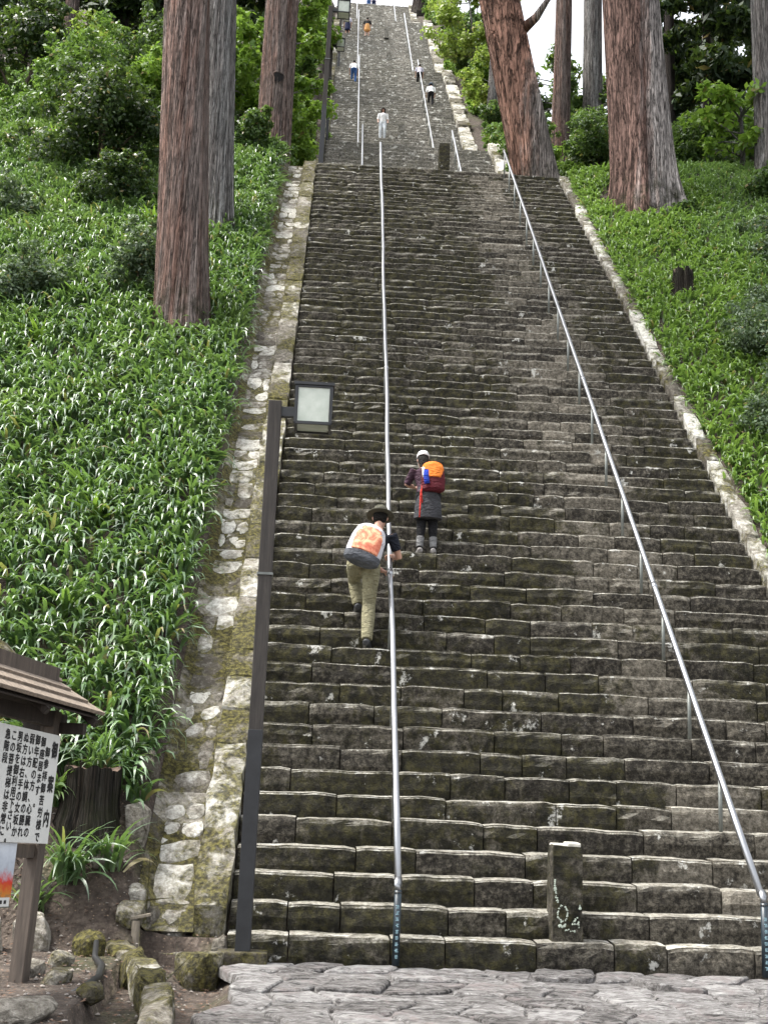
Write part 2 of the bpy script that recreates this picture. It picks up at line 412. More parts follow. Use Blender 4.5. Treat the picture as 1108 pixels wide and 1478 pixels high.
# ---------------------------------------------------------------- stone blocks
def block(length, prof_pts, seed, jit=.008, und=.008, seg=.13, endgap=.006):
    """prof_pts: open list of (y,z) from the front bottom over the edge to the back; extruded along x and roughened"""
    n = max(2, int(length/seg)+1)
    xs = np.linspace(0, length, n+1)
    k = len(prof_pts); V = np.zeros((n+1, k, 3))
    for i, x in enumerate(xs):
        for j, (y, z) in enumerate(prof_pts): V[i, j] = (x, y, z)
    ends = np.minimum(xs, length-xs)
    sq = np.exp(-ends/.02)
    Q = V + np.array([seed*3.1, seed*1.7, seed*.7])
    jy = wob(Q, 5, seed)*jit + wob(Q, 14, seed+3)*jit*.6
    jz = wob(Q*np.array([1, .2, .2]), 3.2, seed+5)*und + wob(Q, 13, seed+7)*und*.45
    front = np.array([1.0 if j < k-1 else .2 for j in range(k)])
    V[..., 1] += jy*front + (sq*.012)[:, None]*front
    topw = np.array([0 if j == 0 else (1 if j > 1 else .4) for j in range(k)])
    V[..., 2] += jz*topw - (sq*.010)[:, None]*topw
    V[0, :, 0] += endgap; V[-1, :, 0] -= endgap
    F = []
    for i in range(n):
        for j in range(k-1): F.append((i*k+j, (i+1)*k+j, (i+1)*k+j+1, i*k+j+1))
    vs = V.reshape(-1, 3)
    caps = [tuple(range(k))[::-1], tuple(n*k+j for j in range(k))]
    return vs, F, caps

def block_mesh(name, vs, F, caps):
    me = bpy.data.meshes.new(name); me.from_pydata([tuple(v) for v in vs], [], list(F)+list(caps)); me.update()
    return me

def split_len(total, lo, hi):
    out = []; s = 0
    while s < total-1e-6:
        l = rnd.uniform(lo, hi)
        if total-s-l < lo: l = total-s
        out.append((s, l)); s += l
    return out

def step_profile(rise, run, r):
    b = r.choice((.010, .014, .019, .028))
    return [(.004, -rise-.03), (-.008+r.uniform(-.008, .006), -rise*.75), (-.008+r.uniform(-.010, .008), -rise*.5), (-.004, -rise*.27), (.0, -b*1.5), (.006+b*.15, -b*.55), (b*.55, -b*.12), (b*1.5, .0), (run+.05, .004)]

LABELS_FLIGHT = ['long lowest flight of mossy worn stone steps between two handrails',
                 'short second flight of grey stone steps just above the wide landing',
                 'third flight of lichen-speckled stone steps, with a person in white descending it',
                 'fourth flight of pale lichen-flecked stone steps with two small marker stones',
                 'topmost flight of stone steps ending under the bright sky']
def build_flights():
    for fi, (y0, z0, rise, run, n) in enumerate(FLIGHTS):
        root = empty('stone_stair_flight', (0, y0, z0), LABELS_FLIGHT[fi], 'stairs', 'flights of the long stone stairway')
        count = 0; SV, SF, off = [], [], 0
        for k in range(1, n+1):
            lo, hi = (.40, 1.05) if fi == 0 else (.35, .8)
            dzrow = rnd.uniform(-.006, .006)
            for (s, l) in split_len(2*W2, lo, hi):
                sd = rnd.uniform(0, 50)
                vs, F, caps = block(l, step_profile(rise, run if k < n else run+.35, rnd), sd,
                                    jit=.010 if fi == 0 else .014, und=.0085 if fi == 0 else .020, seg=.11 if fi == 0 else .2)
                vs[:, 2] += (vs[:, 0]-l/2)*rnd.gauss(0, .009)
                vs = vs + np.array([-W2+s, (k-1)*run + rnd.uniform(-.008, .012), k*rise+dzrow+rnd.gauss(0, .006)])
                if fi == 0 and count < 300:
                    count += 1
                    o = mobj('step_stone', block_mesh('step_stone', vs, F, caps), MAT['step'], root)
                else:
                    SV.append(vs); SF += [tuple(a+off for a in q) for q in list(F)+list(caps)]; off += len(vs)
        me = bpy.data.meshes.new('step_stone_rows'); me.from_pydata([tuple(v) for v in np.concatenate(SV)], [], SF); me.update()
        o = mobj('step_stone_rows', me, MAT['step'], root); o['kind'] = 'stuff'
build_flights()

# landings and the terrace at the very top
for i, (ya, yb, z) in enumerate([(17.53+.33, 22.65+.05, 16.27), (31.2+.30, 34.85, 24.2), (52.4+.3, 53.85, 40.5), (69.6+.3, 73.65, 55.15), (90.6+.3, 112, 70.9)]):
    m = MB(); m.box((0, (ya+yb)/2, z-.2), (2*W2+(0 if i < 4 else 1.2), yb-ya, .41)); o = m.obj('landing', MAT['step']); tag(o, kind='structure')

# ---------------------------------------------------------------- curbs and gutter beside the stairs
def quad_stone(x0, x1, ya, yb, zfun, h, sd, j=.02, sunk=.15):
    """a slab lying along the slope; zfun(y) is the height of its top"""
    nx, ny = 3, 3
    xs = np.linspace(x0, x1, nx+1); ys = np.linspace(ya, yb, ny+1)
    V = []
    for y in ys:
        for x in xs:
            e = min(x-x0, x1-x, 1)*1.0; e2 = min(y-ya, yb-y, 1)
            edge = (1 if e < 1e-6 else 0) + (1 if e2 < 1e-6 else 0)
            p = np.array([[x, y, 0]])+sd
            px = x + wob(p, 6, sd)[0]*j*.7 - (np.sign(x-(x0+x1)/2)*.02 if edge == 2 else 0)
            py = y + wob(p, 6, sd+4)[0]*j*.7 - (np.sign(y-(ya+yb)/2)*.02 if edge == 2 else 0)
            V.append((px, py, float(zfun(y)) + h + wob(p, 7, sd+9)[0]*j*.7 - (.022 if edge else 0)))
    n = len(V); w = nx+1
    F = [(r*w+c, r*w+c+1, (r+1)*w+c+1, (r+1)*w+c) for r in range(ny) for c in range(nx)]
    ring = [c for c in range(w)] + [r*w+nx for r in range(1, ny+1)] + [ny*w+c for c in range(nx-1, -1, -1)] + [r*w for r in range(ny-1, 0, -1)]
    for a in ring: V.append((V[a][0], V[a][1], V[a][2]-sunk))
    m = len(ring)
    F += [(ring[(i+1) % m], ring[i], n+i, n+(i+1) % m) for i in range(m)]
    return V, F

def line_a(y): return RISE + np.asarray(y, float)*SL
def build_curbs():
    # left edge stones
    root = empty('stone_curb', (-3.17, 0, 0), 'mossy raised stone edging on the gutter side of the lowest stair flight', 'curb')
    root_i = Matrix.Translation(root.location).inverted()
    def add(root, name, V, F, mat):
        me = bpy.data.meshes.new(name); L = root.location
        me.from_pydata([(v[0]-L[0], v[1]-L[1], v[2]-L[2]) for v in V], [], F); me.update()
        return mobj(name, me, mat, root)
    y = .15
    while y < 17.4:
        l = rnd.uniform(.32, .75); V, F = quad_stone(-3.335, -3.03, y+.006, min(y+l, 17.6)-.006, line_a, .05+rnd.gauss(0, .018), rnd.uniform(0, 40), .028, .5)
        add(root, 'curb_stone', V, F, MAT['curb_l']); y += l
    # gutter of flat stones
    g = empty('stone_gutter', (-3.5, 0, 0), 'gutter of flat pale stones running uphill beside the planted bank', 'gutter')
    m = MB(); ys = np.linspace(.12, 17.5, 60)
    for a, b in zip(ys[:-1], ys[1:]):
        za, zb = float(line_a(a))-.13, float(line_a(b))-.13
        m.add([(-3.80+3.5, a, za+.10), (-3.68+3.5, a, za), (-3.30+3.5, a, za), (-3.30+3.5, b, zb), (-3.68+3.5, b, zb), (-3.80+3.5, b, zb+.10)], [(0, 1, 4, 5), (1, 2, 3, 4)])
    m.obj('mortar_bed', MAT['gutter_bed'], g)
    y = .16; cnt = 0
    while y < 17.4:
        l = rnd.uniform(.15, .34)
        if rnd.random() < .55: cuts = [(-3.70, -3.35)]
        else:
            c = rnd.uniform(-3.60, -3.44); cuts = [(-3.70, c-.012), (c+.012, -3.35)]
        for (a, b) in cuts:
            if rnd.random() < .05: continue
            V, F = quad_stone(a, b, y+.006+rnd.uniform(0, .012), y+l-.006-rnd.uniform(0, .012), line_a, -.108+rnd.gauss(0, .007), rnd.uniform(0, 40), .026, .12)
            add(g, 'gutter_stone', V, F, MAT['gutter'])
        y += l
    # outer lip: a row of pale stones against the bank
    lip = empty('stone_curb', (-3.85, 0, 0), 'low row of pale stones holding the planted bank beside the gutter', 'curb')
    y = .1
    while y < 17.2:
        l = rnd.uniform(.25, .6)
        V, F = quad_stone(-3.95, -3.80+rnd.uniform(-.02, .0), y+.01, y+l-.01, line_a, -.02+rnd.gauss(0, .03), rnd.uniform(0, 40), .03, .35)
        add(lip, 'curb_stone', V, F, MAT['gutter']); y += l
    # right edge stones
    rc = empty('stone_curb', (3.2, 0, 0), 'white lichen-crusted stone edging along the grassy bank opposite the gutter', 'curb')
    y = .05
    while y < 17.5:
        l = rnd.uniform(.35, .9)
        V, F = quad_stone(3.03, 3.25+rnd.uniform(-.015, .02), y+.008, min(y+l, 17.7)-.008, line_a, .05+rnd.gauss(0, .014), rnd.uniform(0, 40), .025, .6)
        add(rc, 'curb_stone', V, F, MAT['curb_r']); y += l
    # upper curbs, both sides of every upper flight
    lab = ['second', 'third', 'fourth', 'topmost']
    for fi in range(1, 5):
        y0, z0, rise, run, n = FLIGHTS[fi]; sl = rise/run
        for sx, wdt, side in ((-1, .35, 'bushy bank'), (1, .6, 'leafy bank across from the lamp posts')):
            r_ = empty('stone_curb', (sx*3.2, y0, z0), 'pale stone edging of the %s stair flight beside the %s' % (lab[fi-1], side), 'curb')
            y = y0+.05; end = y0+n*run
            zf = lambda yy: z0+rise+(np.asarray(yy, float)-y0)*sl
            while y < end:
                l = rnd.uniform(.5, 1.1)
                a, b = (3.04, 3.04+wdt*rnd.uniform(.85, 1.15)); 
                if sx < 0: a, b = -b, -a
                V, F = quad_stone(a, b, y+.01, min(y+l, end+.2)-.01, zf, .12+rnd.gauss(0, .05), rnd.uniform(0, 40), .05, .9)
                add(r_, 'curb_stone', V, F, MAT['curb_r'] if sx > 0 else MAT['curb_l']); y += l
build_curbs()

# ---------------------------------------------------------------- paving in front of the stairs
def build_paving():
    o = MB(); o.add([(-2.85, -30, -.010), (30, -30, -.010), (30, .05, -.010), (-2.85, .05, -.010)], [(0, 1, 2, 3)])
    pv = o.obj('pavement', MAT['paving']); tag(pv, 'rough grey stone paving at the foot of the stairs', 'pavement', kind='structure')
    nx, ny, x0, y0, dx, dy = 24, 11, -3.05, -4.6, .40, .42
    G = np.zeros((ny+1, nx+1, 2))
    for j in range(ny+1):
        for i in range(nx+1):
            jx = rnd.uniform(-.13, .13); jy = rnd.uniform(-.14, .14)
            if i == 0: jx = jx*1.3+.05
            if j == ny: jy = 0
            G[j, i] = (x0+i*dx+(.5*dx if j % 2 else 0)*(0 if i == 0 else 1)+jx, y0+j*dy+jy)
    G[ny, :, 1] = -.02
    for j in range(ny):
        for i in range(nx):
            q = [G[j, i], G[j, i+1], G[j+1, i+1], G[j+1, i]]
            c = sum(q)/4; sd = rnd.uniform(0, 60); z = rnd.gauss(0, .011)
            # outline with more points, chipped corners
            ring = []
            for a in range(4):
                p, n_ = q[a], q[(a+1) % 4]
                for t in (.12, .5, .88):
                    w = p*(1-t)+n_*t; ring.append(w + (c-w)*rnd.uniform(.005, .08))
            V = []; k = len(ring)
            for s_, h in ((1.0, -.06), (.99, .000), (.93, .012), (.5, .014)):
                for w in ring:
                    p = c+(w-c)*s_; V.append((p[0], p[1], z+h+(wob(np.array([[p[0], p[1], 0]]), 9, sd)[0]*.013 if h > -.05 else 0)))
            V.append((c[0], c[1], z+.014))
            F = []
            for r_ in range(3):
                for a in range(k): F.append((r_*k+a, r_*k+(a+1) % k, (r_+1)*k+(a+1) % k, (r_+1)*k+a))
            for a in range(k): F.append((3*k+a, 3*k+(a+1) % k, 4*k))
            me = bpy.data.meshes.new('paving_stone'); me.from_pydata(V, [], F); me.update()
            mobj('paving_stone', me, MAT['paving'], pv)
build_paving()

# ---------------------------------------------------------------- rocks
def rock(name, loc, size, sd, mat, label, cat='rock', group=None, rz=0, blocky=.75):
    import bmesh
    g = np.random.default_rng(int(sd*10)); bm = bmesh.new()
    P = g.normal(size=(22, 3)); P /= np.linalg.norm(P, axis=1)[:, None]; P = np.sign(P)*np.abs(P)**blocky*g.uniform(.85, 1.1, 22)[:, None]
    for p in P: bm.verts.new(p)
    r_ = bmesh.ops.convex_hull(bm, input=list(bm.verts)); bmesh.ops.delete(bm, geom=list(set([v for v in r_['geom_interior'] if isinstance(v, bmesh.types.BMVert)])), context='VERTS')
    bmesh.ops.bevel(bm, geom=list(bm.edges), offset=.09, segments=2, affect='EDGES', profile=.5)
    bmesh.ops.triangulate(bm, faces=[f for f in bm.faces if len(f.verts) > 4])
    bmesh.ops.subdivide_edges(bm, edges=list(bm.edges), cuts=1, use_grid_fill=True)
    V = np.array([v.co[:] for v in bm.verts])
    V = V*(1 + .05*wob(V, 3.1, sd+2) + .03*wob(V, 8, sd+5))[:, None]
    for v, p in zip(bm.verts, V): v.co = Vector((p[0]*size[0]/2, p[1]*size[1]/2, (p[2]+.45)*size[2]/1.4))
    bmesh.ops.recalc_face_normals(bm, faces=bm.faces)
    me = bpy.data.meshes.new(name); bm.to_mesh(me); bm.free()
    o = mobj(name, me, mat); o.location = loc; o.rotation_euler[2] = rz
    return tag(o, label, cat, group)

def bed_z(x, y): return gz1(x, y)
ROCKS = [ # x,y,sx,sy,sz,mat,label
    (-4.02, -.48, .34, .26, .20, 'mossrock', 'rounded mossy rock lying in front of the bent black pipe'),
    (-3.20, -.30, .40, .42, .30, 'mossrock', 'shaggy moss-covered rock beside the lamp post footing'),
    (-3.07, .02, .17, .15, .26, 'rock', 'white angular stone leaning on the foot of the gutter curb'),
    (-4.47, -.35, .42, .34, .26, 'rock', 'brown boulder right behind the notice board post'),
    (-4.80, -.60, .40, .34, .30, 'rock', 'brown boulder half hidden by the notice board poster'),
    (-4.08, .25, .30, .2, .16, 'rock', 'pale flat stone under the drooping leaf clump'),
    (-3.78, .25, .22, .22, .22, 'rock', 'white stone wedged beside the bottom of the gutter'),
    (-3.80, .02, .34, .24, .20, 'mossrock', 'mossy stone behind the weathered wooden stake'),
    (-3.95, -2.95, .40, .30, .16, 'rock', 'white-topped stone in the soil in front of the black pipe'),
    (-4.12, -1.05, .20, .18, .12, 'rock', 'small grey stone between notice board and pipe'),
    (-3.70, -.62, .22, .14, .08, 'rock', 'flat pale stone beside the mossy edging'),
    (-4.25, -1.55, .30, .2, .12, 'rock', 'low grey stone in the soil near the notice board post'),
    (-3.72, -2.2, .22, .18, .10, 'rock', 'grey stone under the end of the black pipe'),
    (-4.02, -1.75, .24, .22, .10, 'mossrock', 'small flat mossy stone in the bare soil'),
    (-3.88, .62, .26, .24, .30, 'rock', 'white stone of the bank just above the stump'),
    (-3.92, 1.05, .24, .3, .30, 'rock', 'grey stone set in the bank above the white one'),
    (-4.6, .05, .3, .24, .18, 'rock', 'stone lying below the stump behind the post'),
]
for i, (x, y, sx, sy, sz, m, lab) in enumerate(ROCKS):
    rock('rock', (x, y, bed_z(x, y)-.02), (sx, sy, sz), 3.1*i+1, MAT[m], lab, rz=rnd.uniform(0, 6))

# curved mossy edging of the bed
ed = empty('stone_edging', (-3.4, -1.6, 0), 'curved low edging of mossy stones around the soil bed', 'edging')
EP = [(-3.86, -.22), (-3.72, -.62), (-3.56, -1.05), (-3.44, -1.5), (-3.34, -1.95), (-3.27, -2.4), (-3.22, -2.9), (-3.2, -3.4), (-3.2, -3.9), (-3.2, -4.4)]
for i in range(len(EP)-1):
    (xa, ya), (xb, yb) = EP[i], EP[i+1]
    x, y = (xa+xb)/2, (ya+yb)/2
    o = rock('edging_stone', (x+3.4, y+1.6, -.12), (.24, math.hypot(xb-xa, yb-ya)*1.25, .30), 7.7*i+2, MAT['mossrock'], None, None, None, math.atan2(xa-xb, yb-ya)+0, .42)
    o.parent = ed

# litter and pebbles on the bare soil
def litter(name, n, mat, size, label, cat, flat):
    V = []; F = []
    for _ in range(n):
        x = rnd.uniform(-5.6, -2.98); y = rnd.uniform(-4.2, .75)
        z = bed_z(x, y)+.004; s = rnd.uniform(*size); a = rnd.uniform(0, 6.3)
        b = len(V)
        if flat:
            tl = rnd.uniform(-.5, .5)
            for (u, v, h) in ((-1, 0, 0), (0, -.45, .15), (1, 0, .1), (0, .45, .25)):
                V.append((x+s*(u*math.cos(a)-v*math.sin(a)), y+s*(u*math.sin(a)+v*math.cos(a)), z+s*(h+.4*tl*u+.25)))
            F.append((b, b+1, b+2, b+3))
        else:
            sx, sy, sz = s*rnd.uniform(.7, 1.4), s*rnd.uniform(.7, 1.4), s*rnd.uniform(.4, .9)
            for (u, v, w) in ((1, 0, 0), (.3, .9, .1), (-.8, .6, 0), (-.8, -.6, .1), (.3, -.9, 0), (.1, .1, 1), (0, 0, -.6)):
                V.append((x+(sx*u*math.cos(a)-sy*v*math.sin(a)), y+(sx*u*math.sin(a)+sy*v*math.cos(a)), z+sz*w))
            for k in range(5):
                F.append((b+k, b+(k+1) % 5, b+5, b+5)); F.append((b+(k+1) % 5, b+k, b+6, b+6))
    me = bpy.data.meshes.new(name); me.from_pydata(V, [], [tuple(dict.fromkeys(f)) for f in F]); me.update()
    tag(mobj(name, me, mat), label, cat, kind='stuff')
litter('leaf_litter', 2600, MAT['litter'], (.010, .026), 'brown dead leaves strewn over the bare soil bed', 'leaf litter', True)
litter('pebbles', 700, MAT['pebble'], (.006, .018), 'small pale pebbles scattered over the bare soil', 'pebbles', False)

# ---------------------------------------------------------------- handrails
def rail_path(pts): return [Vector(p) for p in pts]
def handrail(name, label, group, base, top, y_posts, zf, h, big=True, wobble=0.0, rad=.03, ends=True):
    (xa, ya), (xb, yb) = base, top
    xat = lambda y: xa+(xb-xa)*(y-ya)/(yb-ya)
    t = empty(name, (xa, ya, zf(ya)), label, 'handrail', group)
    L = Vector(t.location)
    n = max(6, int((yb-ya)/.8)); pts = []
    for i in range(n+1):
        y = ya+(yb-ya)*i/n
        pts.append(Vector((xat(y)+wobble*(math.sin(i*.9)*.6+math.sin(i*2.3+1)*.4), y, zf(y)+h+(.22*i/n if h < .5 else 0)+wobble*.4*math.sin(i*1.7)))-L)
    if not ends: pass
    m = MB(); m.tube(pts, rad, 14); m.obj('rail', MAT['steel'], t, True)
    for i in range(4, n-1, 5):
        q = (pts[i+1]-pts[i-1]).normalized()*.05; m = MB(); m.tube([pts[i]-q, pts[i]+q], rad*1.13, 14); m.obj('rail_sleeve', MAT['steel'], t, True)
    for y in y_posts:
        zt = None
        for p, q in zip(pts[:-1], pts[1:]):
            if p.y <= y-L.y <= q.y:
                f = (y-L.y-p.y)/(q.y-p.y); c = p.lerp(q, f); zt = c
        if zt is None: continue
        m = MB(); zb = tread_z(y)-L.z
        m.tube([(zt.x, zt.y, zb), (zt.x, zt.y, zt.z-rad*.6)], rad*.62, 10); m.obj('rail_post', MAT['paint'], t, True)
    return t, pts

def tread_z(y):
    for (y0, z0, rise, run, n) in FLIGHTS:
        if y0 <= y <= y0+n*run+.3:
            k = min(n, int((y-y0)/run)+1); return z0+k*rise
    return float(prof(y))
def foot_y(y):
    """middle of the tread at y"""
    for (y0, z0, rise, run, n) in FLIGHTS:
        if y0 <= y <= y0+n*run:
            return y0+int((y-y0)/run)*run
    return y

za = lambda y: RISE+y*SL
py = [ (k-1)*RUN+.10 for k in range(5, NA, 4)]
LOWRAILS = [((-1.655, .02), (-1.46, 17.5), 'long steel handrail dividing the lowest stair flight, gripped by the climber in a bush hat', .012),
            ((1.37, .02), (1.64, 17.5), 'long straight steel handrail on thin posts beside the bare-worn lane of steps', .003)]
for (b, tp, lab, wb) in LOWRAILS:
    t, pts = handrail('handrail', lab, 'steel handrails of the stairway', b, tp, py, za, .42, wobble=wb)
    # dark base post with a printed strip
    m = MB(); m.tube([(0, -.07, -RISE), (0, -.07, .42-.06)], .030, 14); bp = m.obj('base_post', MAT['plate'], t, True)
    m = MB(); m.tube([(0, -.07, .34), (0, -.068, .40), (0, -.03, .435), tuple(pts[0]+Vector((0, .01, .005)))], .034, 14); m.obj('rail_elbow', MAT['steel'], t, True)
    m = MB(); z = -.16
    for i in range(9):
        for j in range(3):
            w = rnd.uniform(.014, .026)
            m.box((rnd.uniform(-.004, .004), -.07-.0305, z+j*.010), (w, .003, .004))
        m.box((rnd.uniform(-.008, .008), -.07-.0305, z+.010), (.004, .003, .026)); z += .048
    m.obj('printed_strip', MAT['platemark'], bp)

lab4 = ['second', 'third', 'fourth', 'topmost']
for fi in range(1, 5):
    y0, z0, rise, run, n = FLIGHTS[fi]
    zf = lambda y, y0=y0, z0=z0, rise=rise, run=run: z0+rise+(y-y0)*rise/run
    for xa, xb, side in ((-1.75, -1.70, 'lamp post side'), (1.50, 1.62, 'white curb side')):
        ye = y0+n*run-.4
        # each upper flight has the rail in one or two pieces
        handrail('handrail', 'steel handrail on the %s of the %s stair flight' % (side, lab4[fi-1]), 'steel handrails of the stairway',
                 (xa, y0+.1), (xb, ye), [y0+(k+.4)*run for k in range(2, n-1, 4)], zf, .72, rad=.034)

# ---------------------------------------------------------------- lamp posts
def lamp_post(loc, h, label, leanx=0.0, dark=True, yaw=0.0):
    t = empty('lamp_post', loc, label, 'street lamp', 'square lamp posts along the stairway')
    t.rotation_euler = (0, leanx, yaw)
    m = MB(); m.box((0, 0, h/2), (.115, .115, h)); m.obj('post', MAT['lamp_post'], t, bevel=.006)
    m = MB(); m.box((0, 0, h*.19), (.1215, .1215, h*.38)); m.obj('post_sleeve', MAT['lamp_dark'], t, bevel=.004)
    m = MB(); m.box((.11, 0, h-.09), (.15, .06, .09)); m.obj('arm', MAT['lamp_dark'], t, bevel=.004)
    m = MB(); m.box((0, 0, h*.665), (.135, .135, .02)); m.obj('cable_clamp', MAT['paint'], t)
    hd = MB(); s, c = .15, Vector((.335, 0, h-.05)); e = .013
    z0, z1 = -.165, .165
    for sx in (-1, 1):
        for sy in (-1, 1): hd.box(c+Vector((sx*s, sy*s, 0)), (e*2, e*2, z1-z0))
    for z in (z0, z1):
        for sx in (-1, 1):
            hd.box(c+Vector((sx*s, 0, z)), (e*2-.003, 2*s, e*1.9)); hd.box(c+Vector((0, sx*s, z)), (2*s, e*2-.003, e*1.9))
    hd.box(c+Vector((0, 0, z1+.02)), (2*s+.05, 2*s+.05, .025))
    head = hd.obj('lantern_frame', MAT['lamp_dark'], t)
    for k, (d, sz) in enumerate(((Vector((0, -s+.004, 0)), (2*s-.03, .006, z1-z0-.02)), (Vector((0, s-.004, 0)), (2*s-.03, .006, z1-z0-.02)),
                   (Vector((-s+.004, 0, 0)), (.006, 2*s-.03, z1-z0-.02)), (Vector((s-.004, 0, 0)), (.006, 2*s-.03, z1-z0-.02)), (Vector((0, 0, z0+.004)), (2*s-.03, 2*s-.03, .006)))):
        g = MB(); g.box(c+d, sz); g.obj('lamp_pane', MAT['lampglass'], head)
    return t
lamp_post((-2.88, -.08, .10), 4.56, 'near square lamp post with box lantern, on a mossy footing block at the stair foot')
m = MB(); m.box((-2.88, -.10, .035), (.40, .22, .13)); o = m.obj('lamp_footing', MAT['curb_l'], bevel=.015); tag(o, 'mossy stone footing block under the near lamp post', 'footing')
lamp_post((-2.93, 17.85, 16.27), 4.55, 'square lamp post standing at the edge of the wide landing', leanx=R(.6))
lamp_post((-3.0, 31.5, 24.2), 4.4, 'square lamp post on the small landing above the second flight')
lamp_post((-2.85, 53.2, 40.5), 3.9, 'small far lamp post on the landing below the fourth flight')

# ---------------------------------------------------------------- stone markers
def marker(loc, h, w, label, big=False):
    t = empty('marker_stone', loc, label, 'marker post', 'square stone marker posts on the stairs')
    nseg = 10; V = []; F = []
    for i in range(nseg+1):
        z = h*i/nseg
        for (a, b) in ((-1, -1), (0, -1.02), (1, -1), (1.02, 0), (1, 1), (0, 1.02), (-1, 1), (-1.02, 0)):
            p = np.array([[a+loc[1], b, z*5]]); j = wob(p, 1.5, loc[0]*3+1)[0]*.05
            top = (1-.10*(i == nseg)) if i == nseg else 1
            V.append((a*w/2*(1+j)*top, b*w/2*(1+j)*top, z + (wob(p*3, 1, 4)[0]*.025 if i == nseg else 0)))
    for i in range(nseg):
        for k in range(8): F.append((i*8+k, i*8+(k+1) % 8, (i+1)*8+(k+1) % 8, (i+1)*8+k))
    V.append((0, 0, h-.035)); c = len(V)-1
    for k in range(8): F.append((nseg*8+k, nseg*8+(k+1) % 8, c))
    me = bpy.data.meshes.new('shaft'); me.from_pydata(V, [], F); me.update(); mobj('shaft', me, MAT['step'], t)
    if big:
        # broken pale top and the lichen figures on the front
        m = MB(); m.box((-.055, 0, h-.005), (.12, .22, .05)); m.box((.06, .01, h+.004), (.11, .21, .06)); m.obj('broken_top', MAT['pale_break'], t, bevel=.012)
        m = MB(); y = -w/2*1.05-.010
        def stroke(pts, r):            # crusty dabs strung along the figure
            for (xa, za), (xb, zb) in zip(pts[:-1], pts[1:]):
                for q in range(max(2, int(math.hypot(xb-xa, zb-za)/.007))):
                    f_ = rnd.random(); cx_, cz_ = xa+(xb-xa)*f_+rnd.gauss(0, r*.30), za+(zb-za)*f_+rnd.gauss(0, r*.30); rr_ = r*rnd.uniform(.4, .9); n_ = 7
                    if abs(cx_) > .118: continue
                    ring = [(cx_+rr_*rnd.uniform(.6, 1.2)*math.cos(6.283*k/n_), y+rnd.uniform(-.001, .001), cz_+rr_*rnd.uniform(.6, 1.2)*math.sin(6.283*k/n_)) for k in range(n_)]
                    m.add(ring+[(cx_, y-.004, cz_)], [(k, (k+1) % n_, n_) for k in range(n_)])
        stroke([(-.045+.042*math.cos(a), .23+.062*math.sin(a)) for a in [R(q) for q in range(-60, 300, 24)]], .011)
        stroke([(-.045, .17), (-.075, .13), (-.03, .13), (-.01, .15)], .014)
        stroke([(.075, .20), (.035, .15), (.10, .15)], .010); stroke([(.085, .17), (.09, .115)], .010)
        stroke([(-.112, .50), (-.108, .42), (-.10, .36), (-.085, .31)], .012); stroke([(.10, .30), (.09, .26)], .014); stroke([(-.02, .10), (.06, .09)], .012)
        o = m.obj('lichen_mark', MAT['lichen'], t); o['kind'] = 'stuff'
    return t
marker((-.24, .19, RISE), .76, .25, 'broken square stone post with pale lichen figures on the second lowest step', True)
marker((.16, 17.78, 16.27), .80, .27, 'dark square stone post at the front edge of the wide landing')
marker((.25, 40.75, tread_z(40.75)), .85, .30, 'pale stone post on the third flight near the person in white')
marker((.2, 58.75, tread_z(58.75)), .75, .30, 'small pale stone post low on the fourth flight')
marker((.2, 63.9, tread_z(63.9)), .8, .30, 'small pale stone post halfway up the fourth flight')
marker((.32, 85.5, tread_z(85.5)), .6, .32, 'tiny pale stone post on the topmost flight')

